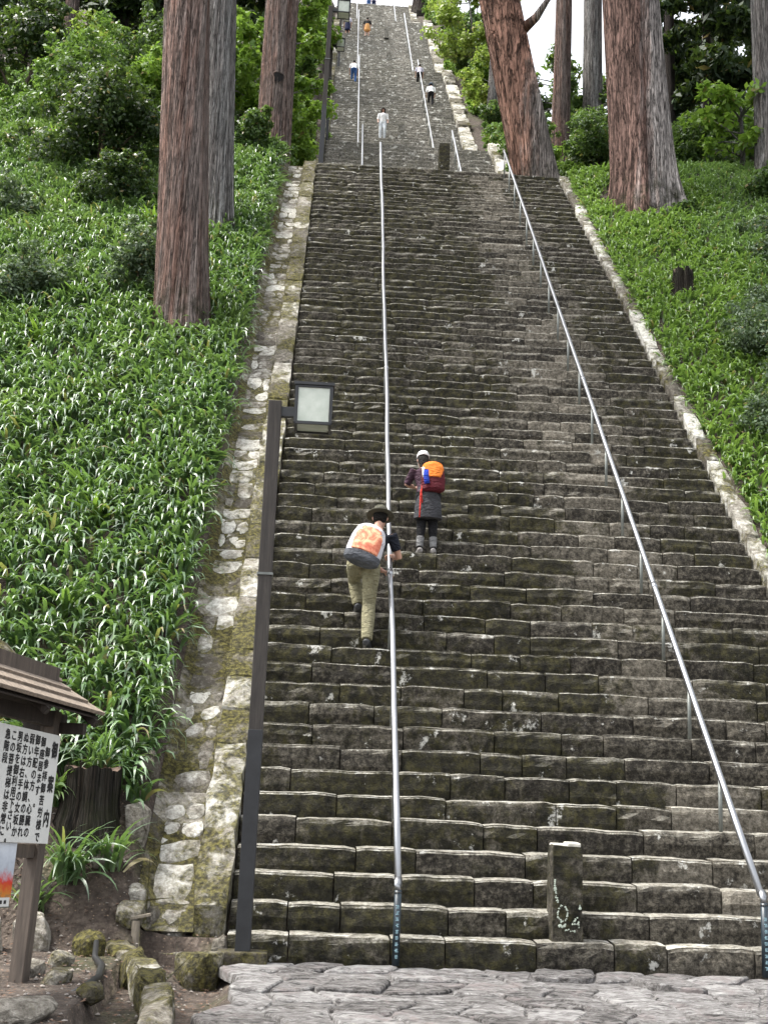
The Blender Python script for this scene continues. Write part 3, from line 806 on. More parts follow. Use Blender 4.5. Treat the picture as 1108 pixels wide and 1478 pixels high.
# ---------------------------------------------------------------- notice board with a small roof
def build_sign():
    d = Vector((.270, .961, -.066)).normalized()          # the board runs away from the viewer and leans a little
    U = (Vector((0, 0, 1)) - d*d.z).normalized(); F = d.cross(U).normalized()
    M4 = Matrix((d, -F, U)).transposed().to_4x4(); M4.translation = Vector((-4.256, -1.747, .12))
    t = empty('notice_board', (0, 0, 0), 'roofed wooden notice board with a white panel of black brush writing', 'notice board')
    t.matrix_world = M4
    # local axes: x = along the board (away), -y = the side facing the stairs, z = up
    for l in (0, -1.7):
        m = MB(); m.box((l, 0, .82), (.10, .10, 1.84)); m.obj('post', MAT['wood'], t, bevel=.004)
    m = MB(); m.box((-.85, .005, .80), (1.6, .06, .09)); m.obj('lower_beam', MAT['wood'], t, bevel=.003)
    m = MB(); m.box((-.85, -.005, 1.68), (2.0, .08, .10)); m.obj('upper_beam', MAT['darkwood'], t, bevel=.003)
    m = MB(); m.box((-.94, -.085, 1.21), (1.83, .03, .72)); bd = m.obj('panel', MAT['white'], t, bevel=.003)
    for l in (.06, -1.64):
        m = MB(); m.box((l, 0, 1.63), (.055, .46, .075)); m.obj('bracket', MAT['darkwood'], t, bevel=.003)
    # roof: three overlapping courses of boards each side, ridge board, rafters
    L0, L1 = -2.0, .20; an = R(36)
    for sy in (-1, 1):
        rot = Matrix.Rotation(-sy*an, 3, 'X')
        for k in range(3):
            c = Vector(((L0+L1)/2-.045*k, sy*(.285-.095*k-.07*math.cos(an)), 1.725+.070*k+.07*math.sin(an)+.020))
            m = MB(); m.box(c, (L1-L0-.09*k, .165, .026), Matrix.Rotation(-sy*(an-R(9)), 3, 'X')); m.obj('roof_board', MAT['roofwood'], t, bevel=.004)
        for l in (L0+.10, -1.3, -.6, L1-.09):
            m = MB(); m.box((l, sy*.14, 1.775), (.045, .34, .05), rot); m.obj('rafter', MAT['darkwood'], t)
        m = MB(); m.box(((L0+L1)/2, sy*.14, 1.812), (L1-L0-.06, .33, .010), rot); m.obj('roof_sheathing', MAT['darkwood'], t)
    m = MB(); m.box(((L0+L1)/2-.10, 0, 1.975), (L1-L0-.28, .085, .12)); m.obj('ridge_board', MAT['wood'], t, bevel=.006)
    # writing, column by column from the far end
    cp = .0795; x0 = -.105
    cols = [('御案内', x0, 1.515, .118, .225), ('御参拝御苦労様で', x0-cp-.006, 1.475, .070, .079), ('御座居ます。', x0-2*cp, 1.535, .070, .079),
            ('御年配の方、心臓の', x0-3*cp, 1.54, .070, .074), ('弱い方、体調の勝れ', x0-4*cp, 1.54, .070, .074), ('ぬ方は右手の女坂か', x0-5*cp, 1.54, .070, .074),
            ('男坂を御利用下さい。', x0-6*cp, 1.54, .070, .070), ('この菩提梯は非常に', x0-7*cp, 1.54, .070, .074), ('急階段', x0-8*cp, 1.54, .070, .074)]
    for txt, l, top, sz, pitch in cols:
        cu = bpy.data.curves.new('lettering', 'FONT'); cu.body = '\n'.join(txt); cu.size = sz
        cu.align_x = 'CENTER'; cu.space_line = pitch/sz; cu.resolution_u = 3
        o = bpy.data.objects.new('lettering_tmp', cu); COL.objects.link(o)
        dg = bpy.context.evaluated_depsgraph_get()
        me = bpy.data.meshes.new_from_object(o.evaluated_get(dg)); bpy.data.objects.remove(o)
        me.name = 'lettering'; me.materials.clear()
        V0 = np.array([v.co[:] for v in me.vertices]); F0 = [tuple(p_.vertices) for p_ in me.polygons]; e_ = .0022 if sz < .1 else .005
        VV = []; FF = []
        for q_, (ox, oy) in enumerate(((0, 0), (e_, 0), (-e_, 0), (0, e_), (0, -e_))):   # brush weight
            b_ = len(VV); VV += [(v_[0]+ox, v_[1]+oy, .0004*q_) for v_ in V0]; FF += [tuple(i_+b_ for i_ in f_) for f_ in F0]
        me = bpy.data.meshes.new('lettering'); me.from_pydata(VV, [], FF); me.update()
        q = mobj('lettering', me, MAT['ink'], bd); q['kind'] = 'stuff'
        q.matrix_local = Matrix(((1 if sz < .1 else .72, 0, 0, l+(0 if sz < .1 else .012)), (0, 0, -1, -.1015), (0, 1, 0, top-sz*.8), (0, 0, 0, 1)))
    # poster: autumn picture with a white strip
    m = MB(); m.box((-.78, -.068, .65), (.78, .012, .40)); ps = m.obj('poster', POSTER(), t)
    m = MB(); m.box((-.78, -.0755, .485), (.75, .003, .055)); m.obj('caption_strip', MAT['white'], ps)
    m = MB()
    for i in range(12): m.box((-1.12+i*.06, -.0775, .485), (rnd.uniform(.02, .045), .002, .022))
    o = m.obj('caption_print', MAT['ink'], ps); o['kind'] = 'stuff'
    return t

def POSTER():
    t = NT('poster_print'); o = t.objc(); X = t.xyz(o); n = t.noise(o, 14, 4, .7)
    z = t.math('ADD', X[2], t.math('MULTIPLY', t.math('SUBTRACT', n, .5), .25))
    t.col(t.ramp(t.math('MULTIPLY', t.math('SUBTRACT', z, .45), 2.4), [(.08, (.10, .12, .10)), (.2, (.55, .20, .03)), (.38, (.55, .03, .02)), (.55, (.42, .46, .52)), (.9, (.62, .66, .72))]))
    t.rough(.35); return t.m
build_sign()

# stump behind the board, stake, pipe, old stone lantern
def stump(loc, r, h, label, seed, lean=(0, 0), rough=1.0):
    t = empty('tree_stump', loc, label, 'tree stump')
    n, rows = 40, 12; V = []; F = []
    for i in range(rows+1):
        z = h*i/rows
        for k in range(n):
            a = 2*math.pi*k/n
            q = np.array([[math.cos(a)*2, math.sin(a)*2, z*.6]])
            rr = r*(1-.22*(rough > 1)*(z/h)**2+rough*.10*wob(q, 1.2, seed)[0]+.07*rough*wob(q, 3.5, seed+2)[0]+.25*max(0, 1-z/(h*.5))**2)
            V.append((rr*math.cos(a)+lean[0]*z, rr*math.sin(a)+lean[1]*z, z-.15*(i == 0)+(.05*rough*h*wob(q, 2.2, seed+3)[0] if i == rows else 0)))
    for i in range(rows):
        for k in range(n): F.append((i*n+k, i*n+(k+1) % n, (i+1)*n+(k+1) % n, (i+1)*n+k))
    me = bpy.data.meshes.new('stump_bark'); me.from_pydata(V, [], F); me.update(); mobj('stump_bark', me, MAT['stump'], t, True)
    tv = [V[rows*n+k] for k in range(n)]; tv.append((lean[0]*h, lean[1]*h, h-.03))
    me = bpy.data.meshes.new('cut_top'); me.from_pydata(tv, [], [(k, (k+1) % n, n) for k in range(n)]); me.update(); mobj('cut_top', me, MAT['stumptop'], t)
stump((-4.30, .60, gz1(-4.30, .60)-.10), .235, .50, 'dark rotten tree stump among leaves behind the notice board', 2)
stump((4.2, 11.15, gz1(4.2, 11.15)-.12), .20, .60, 'small dark mossy stump on the bright green bank', 9, rough=2.6)

m = MB(); m.tube([(-3.73, -.10, -.02), (-3.735, -.10, .30)], [.040, .034], 9); m.box((-3.70, -.10, .335), (.16, .05, .02), Matrix.Rotation(R(-12), 3, 'Y'))
o = m.obj('wooden_stake', MAT['stakewood']); tag(o, 'short weathered wooden stake with a cross slat at the gutter foot', 'stake')
m = MB(); pp = [(-3.93, -.75, .22), (-3.90, -.95, .14), (-3.80, -1.25, .13), (-3.76, -1.6, .11), (-3.80, -1.9, .09), (-3.88, -2.12, .05)]
m.tube(pp, [.020, .022, .026, .028, .030, .034], 10); o = m.obj('black_pipe', MAT['pipe'], smooth=True); tag(o, 'bent black plastic pipe lying on the soil bed', 'pipe')

def lantern(loc, label):
    t = empty('stone_lantern', loc, label, 'stone lantern')
    def turn(name, prof_, n=6, rot=0):
        V = []; F = []
        for (r_, z) in prof_:
            for k in range(n):
                a = 2*math.pi*(k+.5)/n+rot; V.append((r_*math.cos(a), r_*math.sin(a), z))
        for i in range(len(prof_)-1):
            for k in range(n): F.append((i*n+k, i*n+(k+1) % n, (i+1)*n+(k+1) % n, (i+1)*n+k))
        F += [tuple(range(n))[::-1], tuple(range((len(prof_)-1)*n, len(prof_)*n))]
        me = bpy.data.meshes.new(name); me.from_pydata(V, [], F); me.update(); mobj(name, me, MAT['mossrock'], t)
    turn('base', [(.30, -.2), (.30, .12), (.24, .2)]); turn('shaft', [(.14, .2), (.13, .8), (.14, 1.0)], 12)
    turn('platform', [(.15, 1.0), (.27, 1.10), (.27, 1.20), (.20, 1.22)]); turn('fire_box', [(.16, 1.22), (.16, 1.48)])
    turn('roof_cap', [(.20, 1.48), (.30, 1.50), (.30, 1.55), (.16, 1.68), (.08, 1.72)]); turn('finial', [(.06, 1.72), (.09, 1.78), (.07, 1.86), (.015, 1.92)], 10)
lantern((-5.30, .62, gz1(-5.27, .62)-.22), 'old weathered stone lantern rising behind the notice board roof')

m = MB(); m.tube([(-5.38, 21.0, gz1(-5.38, 21)-.2), (-5.36, 21.0, gz1(-5.38, 21)+1.15)], .045, 10); o = m.obj('pale_pole', MAT['pole'], smooth=True); tag(o, 'thin pale upright pole between the cedar trunks', 'pole')

# ---------------------------------------------------------------- leaves
def ribbon_leaves(P, N, az, length, width, e0, bend, seg=5, fold=.25):
    """arching strap leaves; arrays of length n"""
    n = len(P); t = np.linspace(0, 1, seg+1)
    d = np.stack([np.cos(az), np.sin(az)], -1)
    el = e0[:, None]-bend[:, None]*t[None]**1.25
    ds = (length/seg)[:, None]
    h = np.concatenate([np.zeros((n, 1)), np.cumsum(np.cos(el[:, :-1])*ds, 1)], 1)
    v = np.concatenate([np.zeros((n, 1)), np.cumsum(np.sin(el[:, :-1])*ds, 1)], 1)
    C = P[:, None, :] + np.stack([d[:, None, 0]*h, d[:, None, 1]*h, v], -1)
    w = width[:, None]*np.minimum(1, .35+2.2*t[None])*np.clip((1-t[None]**2.6), 0.02, 1)*.5
    side = np.stack([-d[:, 1], d[:, 0], np.zeros(n)], -1)
    tw = rng.normal(0, .35, n)
    upv = np.stack([-d[:, None, 0]*np.sin(el), -d[:, None, 1]*np.sin(el), np.cos(el)], -1)
    sv = side[:, None, :]*np.cos(tw)[:, None, None] + upv*np.sin(tw)[:, None, None]
    A = C - sv*w[..., None]; B = C + sv*w[..., None]
    V = np.stack([A, B], 2).reshape(n, -1, 3)
    k = 2*(seg+1)
    base = (np.arange(n)*k)[:, None, None]
    q = np.array([[2*i, 2*i+1, 2*i+3, 2*i+2] for i in range(seg)])[None]
    return V.reshape(-1, 3), (base+q).reshape(-1, 4)

def iris_patch(name, label, xr, yr, dens, mat, L, Wd, cull=None, zoff=0.0, azb=0.0):
    n = int((xr[1]-xr[0])*(yr[1]-yr[0])*dens)
    x = rng.uniform(*xr, n); y = rng.uniform(*yr, n)
    keep = np.ones(n, bool) if cull is None else cull(x, y)
    clump = wob(np.stack([x, y, x*0], -1), 2.4, 11)+.7*wob(np.stack([x, y, x*0], -1), 6, 13)
    keep &= (clump > -.92+.3*rng.normal(size=n))
    x, y = x[keep], y[keep]; n = len(x)
    # gather the leaves into fans
    fx, fy = np.floor(x/.13), np.floor(y/.15)
    hsh = np.modf(np.abs(np.sin(fx*12.9898+fy*78.233)*43758.5453))[0]; hs2 = np.modf(hsh*917.3)[0]
    x = x*.35+.65*((fx+.2+.6*hsh)*.13); y = y*.35+.65*((fy+.2+.6*hs2)*.15)
    z = gz(x, y)-.03+zoff
    P = np.stack([x, y, z], -1)
    az = -math.pi/2 + (hsh-.5)*1.6 + rng.normal(0, .60, n) + azb
    ln = L*rng.uniform(.6, 1.2, n)*(.85+.3*hs2); wd = Wd*rng.uniform(.7, 1.25, n)
    e0 = R(78)+rng.normal(0, .22, n); bend = rng.uniform(2.1, 3.4, n)
    V, F = ribbon_leaves(P, None, az, ln, wd, e0, bend)
    return tag(mobj(name, mesh_np(name, V, F, True), mat), label, 'ground cover', kind='stuff')

def cull_left(x, y):
    # bounds of the planted bank; gaps round trunks and the stump
    k = (x > -6.2-.40*np.maximum(y, 0)) & (x < -3.86+.06*np.sin(y*3)) & (y > .80+.12*np.sin(x*5))
    for cx_, cy_, r_ in ((-4.90, 8.75, .40), (-4.88, 12.35, .36), (-4.22, 19.2, .6), (-4.32, .62, .33)): k &= (x-cx_)**2+(y-cy_)**2 > r_*r_
    return k
iris_patch('iris_leaves', 'dense carpet of arching glossy strap leaves on the bank beside the gutter', (-15, -3.9), (.6, 25), 440, MAT['iris'], .52, .048, cull_left)
iris_patch('iris_leaves', 'fringe of strap leaves overhanging the outer edge of the gutter', (-4.25, -3.84), (.9, 18), 420, MAT['iris'], .42, .042, lambda x, y: x < -3.86+.03*np.sin(y*5), azb=.55)
def cull_right(x, y):
    k = (x < 4.8+.42*np.maximum(y, 0)) & (x > 3.24+.04*np.sin(y*4))
    for cx_, cy_, r_ in ((4.68, 15.7, 1.0), (2.7, 18.3, .9), (4.2, 11.15, .3)): k &= (x-cx_)**2+(y-cy_)**2 > r_*r_
    return k
iris_patch('bright_ground_leaves', 'bright green leafy ground cover along the white curb', (3.3, 13), (2, 22), 380, MAT['iris_r'], .40, .050, lambda x, y: cull_right(x, y) & (x < 4.5+.10*y+.4*np.sin(y*1.7)))
iris_patch('iris_leaves', 'darker strap-leaf carpet on the bank around the great two-tone cedar', (3.6, 14), (3, 24), 260, MAT['iris_m'], .44, .046, lambda x, y: cull_right(x, y) & (x > 4.2+.10*y+.4*np.sin(y*1.7)))

iris_patch('bright_ground_leaves', 'fringe of bright leaves overhanging the white curb', (3.2, 3.5), (2, 17), 300, MAT['iris_r'], .32, .045, lambda x, y: x > 3.24, azb=-.6)
for i in range(16):
    y_ = 1.6+i*1.05+rnd.uniform(-.4, .4); x_ = -4.3-rnd.random()*(1.0+.30*y_); P_ = np.tile(np.array([x_, y_, gz1(x_, y_)]), (26, 1))
    V, F = ribbon_leaves(P_-P_[0], None, rng.uniform(0, 6.3, 26), rng.uniform(.3, .6, 26), rng.uniform(.05, .10, 26), R(62)+rng.normal(0, .2, 26), rng.uniform(.6, 1.5, 26), 6)
    o = mobj('fern', mesh_np('fern', V, F, True), MAT['bush_m' if i % 2 else 'bush_b']); o.location = P_[0]; tag(o, 'light green broad-leaved tuft standing up among the strap leaves', 'plant', 'light tufts among the strap leaves')
# separate leaf clumps at the foot of the bank
def clump(loc, n, L, label, seed):
    g = np.random.default_rng(seed)
    P = np.tile(np.array(loc, float), (n, 1)) + np.stack([g.normal(0, .05, n), g.normal(0, .04, n), np.zeros(n)], -1)
    az = -math.pi/2+g.normal(.35, .9, n)
    V, F = ribbon_leaves(P, None, az, L*g.uniform(.6, 1.15, n), .036*g.uniform(.7, 1.2, n), R(70)+g.normal(0, .2, n), g.uniform(1.2, 2.3, n), 8)
    o = mobj('iris_plant', mesh_np('iris_plant', V-np.array(loc), F, True), MAT['iris']); o.location = loc
    tag(o, label, 'plant')
clump((-4.36, .12, gz1(-4.36, .12)-.02), 64, .66, 'large drooping strap-leaf clump in front of the rotten stump', 3)
clump((-4.02, .22, gz1(-4.02, .22)-.02), 34, .56, 'strap-leaf clump hanging over the pale flat stone', 4)
clump((-4.55, -.05, gz1(-4.55, -.05)-.02), 30, .46, 'small leaf tuft beside the notice board post', 5)
clump((-4.28, .84, gz1(-4.28, .84)+.05), 40, .60, 'strap-leaf tuft spilling over the rotten stump', 8)
clump((-4.62, .62, gz1(-4.62, .62)), 40, .52, 'strap-leaf tuft between the stump and the stone lantern', 9)
clump((-3.93, .85, gz1(-3.93, .85)), 16, .36, 'strap-leaf tuft overhanging the gutter stones', 6)

def leaf_cloud(centers, radii, n, size, elong=2.0, up=.5, g=rng, shell=.5, droop=0.0):
    K = len(centers); w = np.array(radii)**2; idx = g.choice(K, n, p=w/w.sum())
    d = g.normal(size=(n, 3)); d /= np.linalg.norm(d, axis=1)[:, None]
    r_ = (shell+(1-shell)*g.random(n)**.6)*np.array(radii)[idx]*(1+.25*g.normal(size=n)*.6)
    P = np.array(centers)[idx]+d*r_[:, None]*np.array([1, 1, .8])
    N = d*.7+np.array([0, 0, up])+g.normal(size=(n, 3))*.55; N /= np.linalg.norm(N, axis=1)[:, None]
    A = np.cross(N, g.normal(size=(n, 3))); A /= np.linalg.norm(A, axis=1)[:, None]
    A[:, 2] -= droop; A /= np.linalg.norm(A, axis=1)[:, None]
    B = np.cross(N, A); s = size*g.uniform(.6, 1.4, n)[:, None]
    V = np.stack([P-A*s, P+B*s/elong+N*s*.12, P+A*s-N*s*.2, P-B*s/elong+N*s*.12], 1)
    F = np.arange(n*4).reshape(n, 4)
    return V.reshape(-1, 3), F

def bush(name, label, loc, size, n, leaf, mat, seed, cat='bush', group=None, lumps=9, elong=2.0, stems=5):
    g = np.random.default_rng(seed); loc = np.array(loc, float)
    t = empty(name, tuple(loc), label, cat, group)
    C = []; Rr = []
    for i in range(lumps):
        d = g.normal(size=3); d /= np.linalg.norm(d); d[2] = abs(d[2])
        q = d*g.uniform(.35, .8)*np.array(size)*np.array([.5, .5, .85]); q[2] += size[2]*.22
        C.append(q); Rr.append(g.uniform(.13, .33)*min(size[0], size[1], size[2]*1.4))
    # fine spiky outliers break up the outline
    for i in range(lumps*7):
        j = g.integers(lumps); d = g.normal(size=3); d /= np.linalg.norm(d); d[2] = abs(d[2])*.9-.1
        C.append(C[j]+d*Rr[j]*g.uniform(.95, 1.55)); Rr.append(Rr[j]*g.uniform(.16, .36))
    V, F = leaf_cloud(C, Rr, int(n*1.5), leaf*.80, elong, .5, g, .35)
    V[:, 2] = np.maximum(V[:, 2], -.1)
    mobj('foliage', mesh_np('foliage', V, F), mat, t)
    m = MB()
    for i in range(min(stems, lumps)):
        c = C[i]; m.tube([(0, 0, -.15), (c[0]*.4, c[1]*.4, c[2]*.55), tuple(c)], [.03*size[2]*.6, .018*size[2]*.6, .006], 6)
    m.obj('stem', MAT['twig'], t)
    return t
def gp(x, y, dz=0): return (x, y, gz1(x, y)+dz)

# ---------------------------------------------------------------- trees
def trunk_tree(name, label, loc, r0, h, mat, seed, lean=(0, 0), taper=.55, flare=.35, notch=None, hollow=False, crown=None, curve=(0, 0), n=112, rows=84, group=None, stub=None):
    """cedar: ribbed tapering trunk with root flare, crown high above"""
    g = np.random.default_rng(seed)
    t = empty(name, loc, label, 'tree', group)
    zz = np.concatenate([np.linspace(-.9, 2.5, rows//3), np.linspace(2.5, h, rows-rows//3+1)[1:]])
    a = np.linspace(0, 2*math.pi, n, endpoint=False)
    Z, A = np.meshgrid(zz, a, indexing='ij')
    f = np.clip(Z/h, 0, 1); rr = r0*(1-(1-taper)*f)
    rib = np.zeros_like(A)
    for k in range(14):
        m_ = g.integers(5, 46); rib += g.normal(0, 1)*np.sin(m_*A+g.uniform(0, 6.3)+g.normal(0, .12)*Z*2+.5*np.sin(Z*g.uniform(.2, .9)+k))/(1+m_*.045)
    rr = rr*(1+.017*rib)
    fl = np.exp(-np.clip(Z+.25, 0, 9)/.75)
    rr = rr*(1+flare*fl*(1+.5*np.sin(A*5+seed)+.3*np.sin(A*3+2*seed)))
    if notch is not None:
        for (na, depth, wid) in notch:
            dd = np.angle(np.exp(1j*(A-na-.03*Z))); rr = rr*(1-depth*np.exp(-(dd/wid)**2))
    X = rr*np.cos(A)+lean[0]*Z+curve[0]*(Z/h)**2*h; Y = rr*np.sin(A)+lean[1]*Z+curve[1]*(Z/h)**2*h
    V = np.stack([X, Y, Z], -1).reshape(-1, 3); R_ = len(zz)
    i = (np.arange(R_-1)*n)[:, None]; j = np.arange(n)[None]; j2 = (j+1) % n
    F = np.stack([i+j, i+j2, i+n+j2, i+n+j], -1).reshape(-1, 4)
    tk = mobj('trunk', mesh_np('trunk', V, F, True), mat, t)
    if hollow:
        ha, hz, hr = hollow; m = MB(); n_ = 18; f0 = 1-(1-taper)*hz/h
        def onb(du, dz, k_): q_ = ha+du/r0; return (r0*f0*k_*math.cos(q_)+lean[0]*hz, r0*f0*k_*math.sin(q_)+lean[1]*hz, hz+dz)
        out = []
        for sc_, k_ in ((1.45, 1.0), (1.15, 1.075), (.95, 1.05)):
            out += [onb(hr*sc_*math.cos(q)*(.75+.2*math.sin(3*q+1)), hr*sc_*math.sin(q)*(1+.15*math.cos(2*q)), k_) for q in [2*math.pi*k/n_ for k in range(n_)]]
        m.add(out[:2*n_], [(k, (k+1) % n_, n_+(k+1) % n_, n_+k) for k in range(n_)])
        m.obj('knot_rim', mat, t, True)
        m = MB(); m.add(out[2*n_:], [tuple(range(n_))])  # flat black disc on the bark paints the shade inside the hole
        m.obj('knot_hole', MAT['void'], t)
    if stub:
        m = MB(); m.tube(stub[0], stub[1], 10); m.obj('branch', mat, t, True)
    if crown:
        (c0, c1, cr, nl, ms) = crown
        C = []; Rr = []
        for k in range(26):
            z = g.uniform(c0, c1); q = g.uniform(0, 6.3); d = cr*(1-.55*(z-c0)/(c1-c0))*g.uniform(.25, 1)
            C.append((d*math.cos(q)+lean[0]*z, d*math.sin(q)+lean[1]*z, z)); Rr.append(g.uniform(.7, 1.3)*cr*.32)
        V, F = leaf_cloud(C, Rr, nl, .20, 3.0, .4, g, .4, .4); mobj('crown', mesh_np('crown', V, F), ms, t)
    return t

def conifer(label, loc, h, rad, seed, n=5200, mat='needle', skirt=.12, size=.26, elong=3.2, name='cedar_tree', group='trees of the background wood', trunk_r=.2):
    g = np.random.default_rng(seed)
    t = empty(name, loc, label, 'tree', group)
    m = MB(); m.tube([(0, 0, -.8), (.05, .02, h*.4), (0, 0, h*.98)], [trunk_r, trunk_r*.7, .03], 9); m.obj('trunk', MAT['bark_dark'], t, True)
    C = []; Rr = []; m = MB()
    for k in range(int(h*3.2)):
        f = skirt+(1-skirt)*g.random(); z = f*h; q = g.uniform(0, 6.3); L = rad*(1.02-f)**.7*g.uniform(.55, 1.1)
        m.tube([(0, 0, z), (L*.5*math.cos(q), L*.5*math.sin(q), z+.05*L), (L*math.cos(q), L*math.sin(q), z-.22*L)], [.035, .02, .006], 5)
        for s_ in np.linspace(.35, 1, 5):
            C.append((L*s_*math.cos(q)+g.normal(0, .12), L*s_*math.sin(q)+g.normal(0, .12), z+.08*L*s_-.30*L*s_*s_-.12)); Rr.append(.20*L*(1.15-.5*s_)+.12)
    m.obj('limbs', MAT['bark_dark'], t)
    V, F = leaf_cloud(C, Rr, n, size, elong, .35, g, .15, .35)
    mobj('crown', mesh_np('crown', V, F), MAT[mat], t)
    return t

def broadleaf(label, loc, h, rad, seed, n=5000, mat='bush_b', leaf=.11, name='broadleaf_tree', group=None, base=.3, trunk_r=.09, lean=(0, 0)):
    g = np.random.default_rng(seed)
    t = empty(name, loc, label, 'tree', group); C = []; Rr = []; m = MB(); b = MB()
    m.tube([(0, 0, -.6), (lean[0]*.4+.06*h*.2, lean[1]*.4, h*.4), (lean[0], lean[1], h*.92)], [trunk_r, trunk_r*.7, .015], 9)
    for k in range(22):
        f = base+(1-base)*g.random(); q = g.uniform(0, 6.3); L = rad*g.uniform(.35, 1)*(1.15-.6*abs(f-.55))
        p0 = Vector((lean[0]*f, lean[1]*f, f*h*.85)); p1 = p0+Vector((L*math.cos(q), L*math.sin(q), .30*L+g.normal(0, .15)))
        b.tube([p0, p0.lerp(p1, .5)+Vector((0, 0, .08*L)), p1], [trunk_r*.35, trunk_r*.22, .006], 5)
        for s_ in (.6, .85, 1.05):
            C.append(tuple(p0.lerp(p1, s_)+Vector((g.normal(0, .12), g.normal(0, .12), .10)))); Rr.append(rad*g.uniform(.14, .27))
    m.obj('trunk', MAT['bark_grey'], t, True); b.obj('limbs', MAT['bark_grey'], t)
    V, F = leaf_cloud(C, Rr, n, leaf, 1.8, .7, g, .25, .15)
    mobj('crown', mesh_np('crown', V, F), MAT[mat], t)
    return t

def build_trees():
    NE = MAT['needle']
    trunk_tree('cedar_tree', 'reddish ribbed cedar rising straight from the strap-leaf bank', gp(-4.90, 8.75), .42, 26, MAT['bark_red'], 1, lean=(-.055, 0), taper=.6, flare=.14, crown=(17, 27, 4.0, 2600, NE))
    trunk_tree('cedar_tree', 'slimmer blue-grey cedar right behind the reddish one', gp(-4.88, 12.35), .36, 26, MAT['bark_grey'], 2, lean=(-.04, 0), taper=.6, flare=.22, crown=(18, 27, 4.0, 2600, NE))
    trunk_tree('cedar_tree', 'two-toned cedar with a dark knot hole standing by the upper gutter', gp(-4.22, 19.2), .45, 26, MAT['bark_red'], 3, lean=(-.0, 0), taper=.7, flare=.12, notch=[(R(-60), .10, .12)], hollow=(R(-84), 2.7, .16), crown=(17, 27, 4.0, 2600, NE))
    trunk_tree('cedar_tree', 'great two-tone cedar with a deep seam, red on one side and grey on the other', gp(4.72, 15.7), .74, 28, MAT['bark_split'], 4, lean=(-.062, 0), taper=.52, flare=.26, notch=[(R(-95), .16, .11), (R(-78), -.04, .2)], crown=(18, 29, 5.0, 3200, NE))
    trunk_tree('cedar_tree', 'leaning weathered cedar growing at the edge of the wide landing', (2.70, 18.30, 16.15), .56, 24, MAT['bark_lean'], 5, lean=(-.215, .0), taper=.78, flare=.16, notch=[(R(-150), .10, .10)], curve=(.03, 0), crown=(17, 26, 4.5, 2600, NE),
               stub=([(-.62, -.1, 4.55), (-.25, -.5, 4.75), (.0, -.75, 5.1), (.3, -.9, 5.5)], [.16, .11, .07, .04]))
    trunk_tree('cedar_tree', 'slim straight cedar between the leaning cedar and the great two-tone one', gp(5.5, 30.0), .34, 24, MAT['bark_red'], 6, lean=(.015, 0), taper=.55, flare=.25, crown=(17, 26, 3.5, 2000, NE), n=72)
    trunk_tree('cedar_tree', 'far grey cedar trunk against the bright sky gap', gp(7.7, 34.5), .42, 24, MAT['bark_grey'], 7, lean=(-.0, 0), taper=.7, flare=.2, crown=(19, 26, 3.5, 2000, NE), n=72)
    trunk_tree('cedar_tree', 'pale smooth grey trunk standing above the dark strap-leaf carpet', gp(8.62, 17.8), .42, 24, MAT['bark_grey'], 8, lean=(-.01, 0), taper=.75, flare=.25, crown=(16, 25, 4, 2400, NE))
    trunk_tree('cedar_tree', 'slim brown trunk in the wood above the dark bush', gp(-11.1, 24.5), .22, 20, MAT['bark_red'], 9, lean=(-.0, 0), taper=.6, flare=.2, crown=(13, 21, 3, 1800, NE), n=64)
    trunk_tree('cedar_tree', 'pale thin trunk behind the yellow-green tree beside the upper stairs', gp(4.6, 42.0), .32, 18, MAT['bark_grey'], 10, lean=(.03, 0), taper=.6, flare=.2, crown=(13, 19, 3, 1500, NE), n=64)
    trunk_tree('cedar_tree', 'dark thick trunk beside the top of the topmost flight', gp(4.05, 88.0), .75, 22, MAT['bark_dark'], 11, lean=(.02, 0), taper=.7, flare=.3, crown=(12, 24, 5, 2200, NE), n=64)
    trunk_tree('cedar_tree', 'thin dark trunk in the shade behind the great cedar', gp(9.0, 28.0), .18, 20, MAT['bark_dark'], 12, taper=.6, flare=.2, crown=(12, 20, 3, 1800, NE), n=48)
    trunk_tree('cedar_tree', 'second thin trunk in the shaded wood behind the great cedar', gp(11.4, 31.0), .26, 20, MAT['bark_grey'], 13, taper=.6, flare=.2, crown=(12, 20, 3, 1800, NE), n=48)
    # background wood
    k = 0
    for (x, y, h, r_) in ((9.8, 26.5, 13, 3.0), (12.5, 29, 14, 3.4), (15.5, 27, 13, 3.2), (11.2, 36, 15, 3.6), (15.5, 37, 16, 4), (19.5, 33, 15, 4), (22, 42, 16, 4.2), (14.5, 47, 12, 4), (18.5, 52, 17, 4.5)):
        conifer('dark evergreen of the shaded wood behind the great two-tone cedar', gp(x, y, -.3), h, r_, 100+k, 9000, size=.17, elong=2.6); k += 1
    for (x, y, h, r_) in ((-8.2, 24, 9, 2.6), (-10.2, 28, 11, 3), (-13.2, 27, 12, 3.2), (-15.5, 31, 13, 3.6), (-11.6, 34, 13, 3.4), (-7.6, 31, 11, 3.0), (-8.6, 40, 12, 3.4), (-18, 27, 12, 3.4), (-6.8, 47, 12, 3.2), (-13, 45, 14, 4), (-17.5, 40, 14, 4), (-6.6, 62, 14, 3.6), (-6.8, 80, 14, 3.6)):
        conifer('dark evergreen of the wood above the strap-leaf bank', gp(x, y, -.3), h, r_, 140+k, 7000, size=.19, elong=2.6); k += 1
    for (x, y, h, r_) in ((6.9, 47, 5, 2.2), (6.4, 55, 9, 2.8), (6.6, 66, 10, 3.2), (7.0, 78, 11, 3.6), (9.5, 60, 6, 3.0)):
        conifer('evergreen beside the upper stairs on the white curb side', gp(x, y, -.3), h, r_, 180+k, 4500, mat='bush', size=.18, elong=2.2); k += 1
